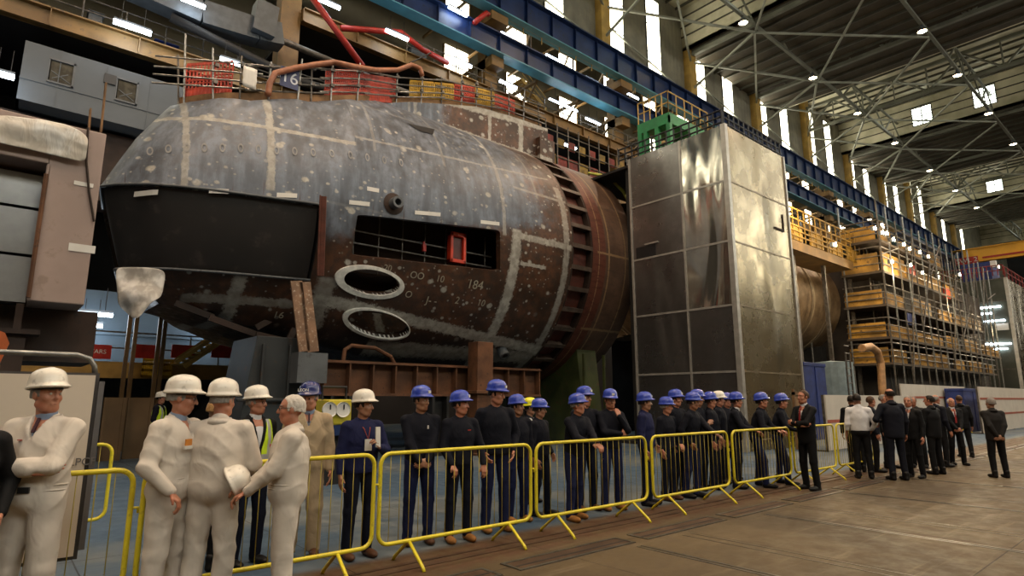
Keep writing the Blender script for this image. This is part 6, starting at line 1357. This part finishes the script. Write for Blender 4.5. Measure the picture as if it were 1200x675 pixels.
def m7x(R, s, up, low, AR, hp):
    MB().tube([tuple(up((.02, .07, 1.47))), tuple(up((.14, .03, 1.38))), tuple(up((.165, .0, 1.27))), tuple(up((.14, -.04, 1.38))), tuple(up((.02, -.07, 1.47)))], .005, 6).build('lanyard', mat('red_lanyard', (.35, .05, .03), .6), R)
    c = up((.172, 0, 1.21)); MB().box((c[0]-.004, c[1]-.04, c[2]-.06), (c[0]+.006, c[1]+.04, c[2]+.06)).build('pass_card', white_paint, R)
    T_ = AR[1][2]+AR[1][3]*.08; MB().bar(tuple(T_+np.array([.03, 0, -.05])), tuple(T_+np.array([.01, .0, .16])), .05, .02).build('rolled_paper', white_paint, R)
person(418, 653, Hof(456, 653), 38, 'man in navy overall and white helmet holding papers, lanyard and pass on his chest', C_BLUE, C_TROD, BOOT_BR, 2, WH, 'dark', ('chest', 'down'), 0, (45, 2), .0085, 'jacket', extra=m7x, bulk=1.08)
# --- blue-helmeted workers behind the barriers
NV = C_NAVY
W = 'worker'
person(489, 637, Hof(451, 637), 20, 'blue-helmeted worker with hands clasped, first in the row from the left', NV, C_TROU, BOOT_BR, 2, H_BLUE, 'dark', ('clasp', 'clasp'), 0, (38, 3), .0085, 'jacket', extra=badge(white_paint, .06, 1.33, .008, .02), group=None)
person(537, 634, Hof(457, 634), 28, 'blue-helmeted worker in tan boots with arms hanging, second from the left', NV, C_TROD, BOOT_T, 1, H_BLUE, 'dark', ((.13, .27, .90), (.16, -.16, .92)), 0, (45, 0), .0085, 'jacket', extra=badge(REDB, .06, 1.33, .02, .006))
person(580, 622, Hof(444, 622), 22, 'tallest blue-helmeted worker in the row, hands at his pockets, tan boots', NV, C_TROU, BOOT_T, 1, H_BLUE, 'dark', ('pocket', 'pocket'), 0, (42, 8), .0085, 'jacket', bulk=1.12)
person(606, 611, Hof(462, 611), 30, 'dark-bearded blue-helmeted worker behind the tallest man', NV, C_TROU, BOOT_T, 2, H_BLUE, 'dark', ('down', 'down'), 0, (35, 0), .010, 'jacket')
person(621, 590, Hof(466, 590), 70, 'worker with a yellow helmet and hi-vis vest peeping out behind the row', C_NAVY, C_TROD, BOOT_B, 2, H_YEL, 'dark', ('down', 'down'), 0, (20, 0), .011, 'jacket', vest=True)
person(634, 604, Hof(467, 604), 58, 'blue-helmeted worker in all-dark clothes at the gap between two barriers', NV, C_TROD, BOOT_B, 2, H_BLUE, 'dark', ('pocket', 'down'), -3, (30, 5), .009, 'jacket', step=.12)
person(674, 609, Hof(460, 609), 40, 'blue-helmeted worker leaning forward with both hands on the barrier rail', NV, C_TROU, BOOT_T, 1, H_BLUE, 'grey', ((.50, -.02, 1.08, .9, -.3, -.3), (.48, -.10, 1.09, .9, .3, -.3)), 10, (30, -4), .0085, 'jacket', step=-.1)
person(688, 598, Hof(452, 598), 25, 'blue-helmeted worker standing directly behind the man leaning on the rail', NV, C_TROD, BOOT_BR, 1, H_BLUE, 'dark', ('down', 'down'), 0, (25, 0), .010, 'jacket', extra=badge(white_paint, -.06, 1.33, .02, .006))
person(718, 597, Hof(455, 597), 18, 'blue-helmeted worker with his hand at his chin', NV, C_TROU, BOOT_T, 1, H_BLUE, 'brown', ('chin', 'crossed'), 0, (-5, 8), .0085, 'jacket')
person(760, 592, Hof(459, 592), 62, 'worker in a bluer overall with blue helmet, turned right at the end of a barrier', C_BLUE, C_TROD, BOOT_B, 2, H_BLUE, 'dark', ('pocket', 'down'), 0, (25, 0), .009, 'jacket')
person(785, 586, Hof(465, 586), 40, 'blue-helmeted worker in front of the cluster, hand low at his belt', NV, C_TROD, BOOT_BR, 1, H_BLUE, 'grey', ((.16, .18, .98), 'down'), 0, (40, 5), .010, 'jacket')
person(797, 578, Hof(456, 578), 40, 'blue-helmeted worker mostly hidden at the back of the cluster', NV, C_TROD, BOOT_B, 1, H_BLUE, 'dark', ('down', 'down'), 0, (20, 0), .011, 'jacket')
person(812, 583, Hof(459, 583), 48, 'blue-helmeted worker stretching an arm to the barrier rail in the cluster', NV, C_TROU, BOOT_B, 2, H_BLUE, 'dark', ((.5, .02, 1.07, .9, -.2, -.3), 'pocket'), 8, (30, 4), .010, 'jacket', step=.1)
person(823, 574, Hof(456, 574), 45, 'blue-helmeted worker with a raised hand at his chest in the cluster', NV, C_TROD, BOOT_B, 2, H_BLUE, 'dark', ('down', 'chest'), 0, (30, 0), .011, 'jacket')
person(838, 573, Hof(459, 573), 62, 'blue-helmeted worker left of the single white helmet in the cluster', NV, C_TROD, BOOT_B, 1, H_BLUE, 'dark', ('down', 'down'), 0, (25, 0), .011, 'jacket')
person(848, 566, Hof(458, 566), 60, 'man with the only white helmet in the cluster of blue-helmeted workers', C_NAVY, C_TROD, BOOT_B, 1, H_WHITE, 'dark', ('down', 'down'), 0, (20, 0), .011, 'jacket')
person(857, 562, Hof(460, 562), 30, 'blue-helmeted worker whose helmet just shows right of the white helmet', NV, C_TROD, BOOT_B, 1, H_BLUE, 'dark', ('down', 'down'), 0, (20, 0), .012, 'jacket')
person(866, 572, Hof(459, 572), 60, 'blue-helmeted worker facing right with forearm laid on the barrier', NV, C_TROD, BOOT_B, 1, H_BLUE, 'dark', ((.38, -.05, 1.07, .9, -.4, -.2), (.4, -.15, 1.08, .9, .2, -.2)), 5, (15, 0), .010, 'jacket', shirt=C_SHIRT)
person(890, 570, 1.74, 55, 'blue-helmeted worker propping a foot on the barrier, left of the last pair', NV, C_TROU, BOOT_B, 1, H_BLUE, 'dark', ((.46, .05, 1.07, .9, -.3, -.3), (.42, -.12, 1.07, .9, .3, -.3)), 16, (15, -8), .010, 'jacket', rest=-1)
person(915, 567, 1.72, 60, 'blue-helmeted worker leaning on the barrier, last man at the right end', NV, C_TROU, BOOT_B, 1, H_BLUE, 'dark', ((.46, .05, 1.07, .9, -.3, -.3), (.42, -.12, 1.07, .9, .3, -.3)), 14, (10, -6), .010, 'jacket', rest=-1)
# --- the men in suits at the right
def Hs(top, foot): return Hof(top, foot, False)
person(951, 574, Hs(457, 574), 292, 'lone man in dark suit with folded arms, facing the workers', C_SUIT, C_SUIT, BOOT_B, 1, None, 'brown', ('crossed', 'crossed'), 0, (-5, 0), .010, 'suit', shirt=C_SHIRT, tie=C_TIER)
person(1014, 561, Hs(461, 561), 160, 'man in white shirt and dark trousers seen from behind', C_SHIRT, C_SUIT, BOOT_B, 2, None, 'dark', ('down', 'pocket'), 0, (-20, 0), .0105, 'shirt', bulk=1.08)
person(1006, 553, 1.74, 150, 'dark-suited person hidden behind the man in the white shirt', C_SUIT, C_SUIT, BOOT_B, 2, None, 'dark', ('down', 'down'), 0, (0, 0), .012, 'suit')
def paper(R, s, up, low, AR, hp):
    T_ = AR[1][2]+AR[1][3]*.07; MB().box((T_[0]-.01, T_[1]-.1, T_[2]-.08), (T_[0]+.01, T_[1]+.1, T_[2]+.06)).build('paper', white_paint, R)
person(1029, 553, Hs(464, 553), 60, 'dark-suited man with a paper, between the white shirt and the tall back', C_SUITB, C_SUIT, BOOT_B, 1, None, 'brown', ('chest', 'down'), 0, (40, 0), .011, 'suit', extra=paper)
person(1054, 563, Hs(455, 563), 178, 'tall balding man in a navy suit with his back to the camera', C_SUITB, C_SUITB, BOOT_B, 1, None, 'dark', ((.2, .2, 1.1), 'down'), 0, (5, 0), .0105, 'suit', bald=True, bulk=1.12)
person(1044, 549, 1.76, 30, 'suited man mostly hidden behind the tall balding man', C_SUIT, C_SUIT, BOOT_B, 1, None, 'grey', ('down', 'down'), 0, (0, 0), .012, 'suit', shirt=C_SHIRT)
person(1075, 560, Hs(464, 560), 300, 'grey-haired man with a tie turned left in the suited group', C_SUIT, C_SUIT, BOOT_B, 1, None, 'grey', ('down', 'down'), 0, (10, 0), .0105, 'suit', shirt=C_SHIRT, tie=C_TIE)
person(1079, 548, 1.72, 320, 'suited man glimpsed behind the grey-haired man with a tie', C_GREY, C_SUIT, BOOT_B, 1, None, 'grey', ('down', 'down'), 0, (0, 0), .012, 'suit')
person(1100, 556, Hs(463, 556), 200, 'dark-haired man in black suit, back turned, in the middle of the suited group', C_SUIT, C_SUIT, BOOT_B, 1, None, 'dark', ('front', 'front'), 0, (25, 0), .0105, 'suit', bulk=1.1)
person(1106, 547, 1.76, 100, 'bald man with a white collar behind the black-suited back', C_SUITB, C_SUIT, BOOT_B, 1, None, 'grey', ('down', 'down'), 0, (0, 0), .012, 'suit', shirt=C_SHIRT, bald=True)
person(1124, 545, Hs(466, 545), 350, 'balding man in dark suit facing the camera with clasped hands', C_SUIT, C_SUIT, BOOT_B, 1, None, 'white', ('clasp', 'clasp'), 0, (0, 0), .0105, 'suit', shirt=C_SHIRT, tie=C_TIER, bald=True, step=.1)
person(1133, 536, 1.76, 160, 'person in dark suit whose legs show behind the balding man facing the camera', C_SUIT, C_SUIT, BOOT_B, 1, None, 'brown', ('down', 'down'), 0, (0, 0), .0125, 'suit', step=.1)
person(1173, 560, Hs(466, 560), 172, 'lone man in grey suit at the right with hands behind his back', C_GREY, C_SUIT, BOOT_B, 2, None, 'grey', ('behind', 'behind'), -2, (15, 0), .0105, 'suit', bulk=1.08)
# ================================================================ world, exposure
w = bpy.data.worlds.new('world'); sc.world = w; w.use_nodes = True
w.node_tree.nodes['Background'].inputs[0].default_value = (.6, .7, .8, 1); w.node_tree.nodes['Background'].inputs[1].default_value = .06
sc.view_settings.view_transform = 'Standard'; sc.view_settings.look = 'None'; sc.view_settings.gamma = 1; sc.view_settings.use_curve_mapping = False
sc.view_settings.exposure = -0.18
sc.cycles.max_bounces = 5; sc.cycles.diffuse_bounces = 3; sc.cycles.glossy_bounces = 3; sc.cycles.transparent_max_bounces = 6; sc.cycles.transmission_bounces = 2
sc.cycles.use_denoising = True; sc.cycles.use_adaptive_sampling = True; sc.cycles.adaptive_threshold = .02; sc.cycles.sample_clamp_indirect = 6
sc.cycles.caustics_reflective = False; sc.cycles.caustics_refractive = False
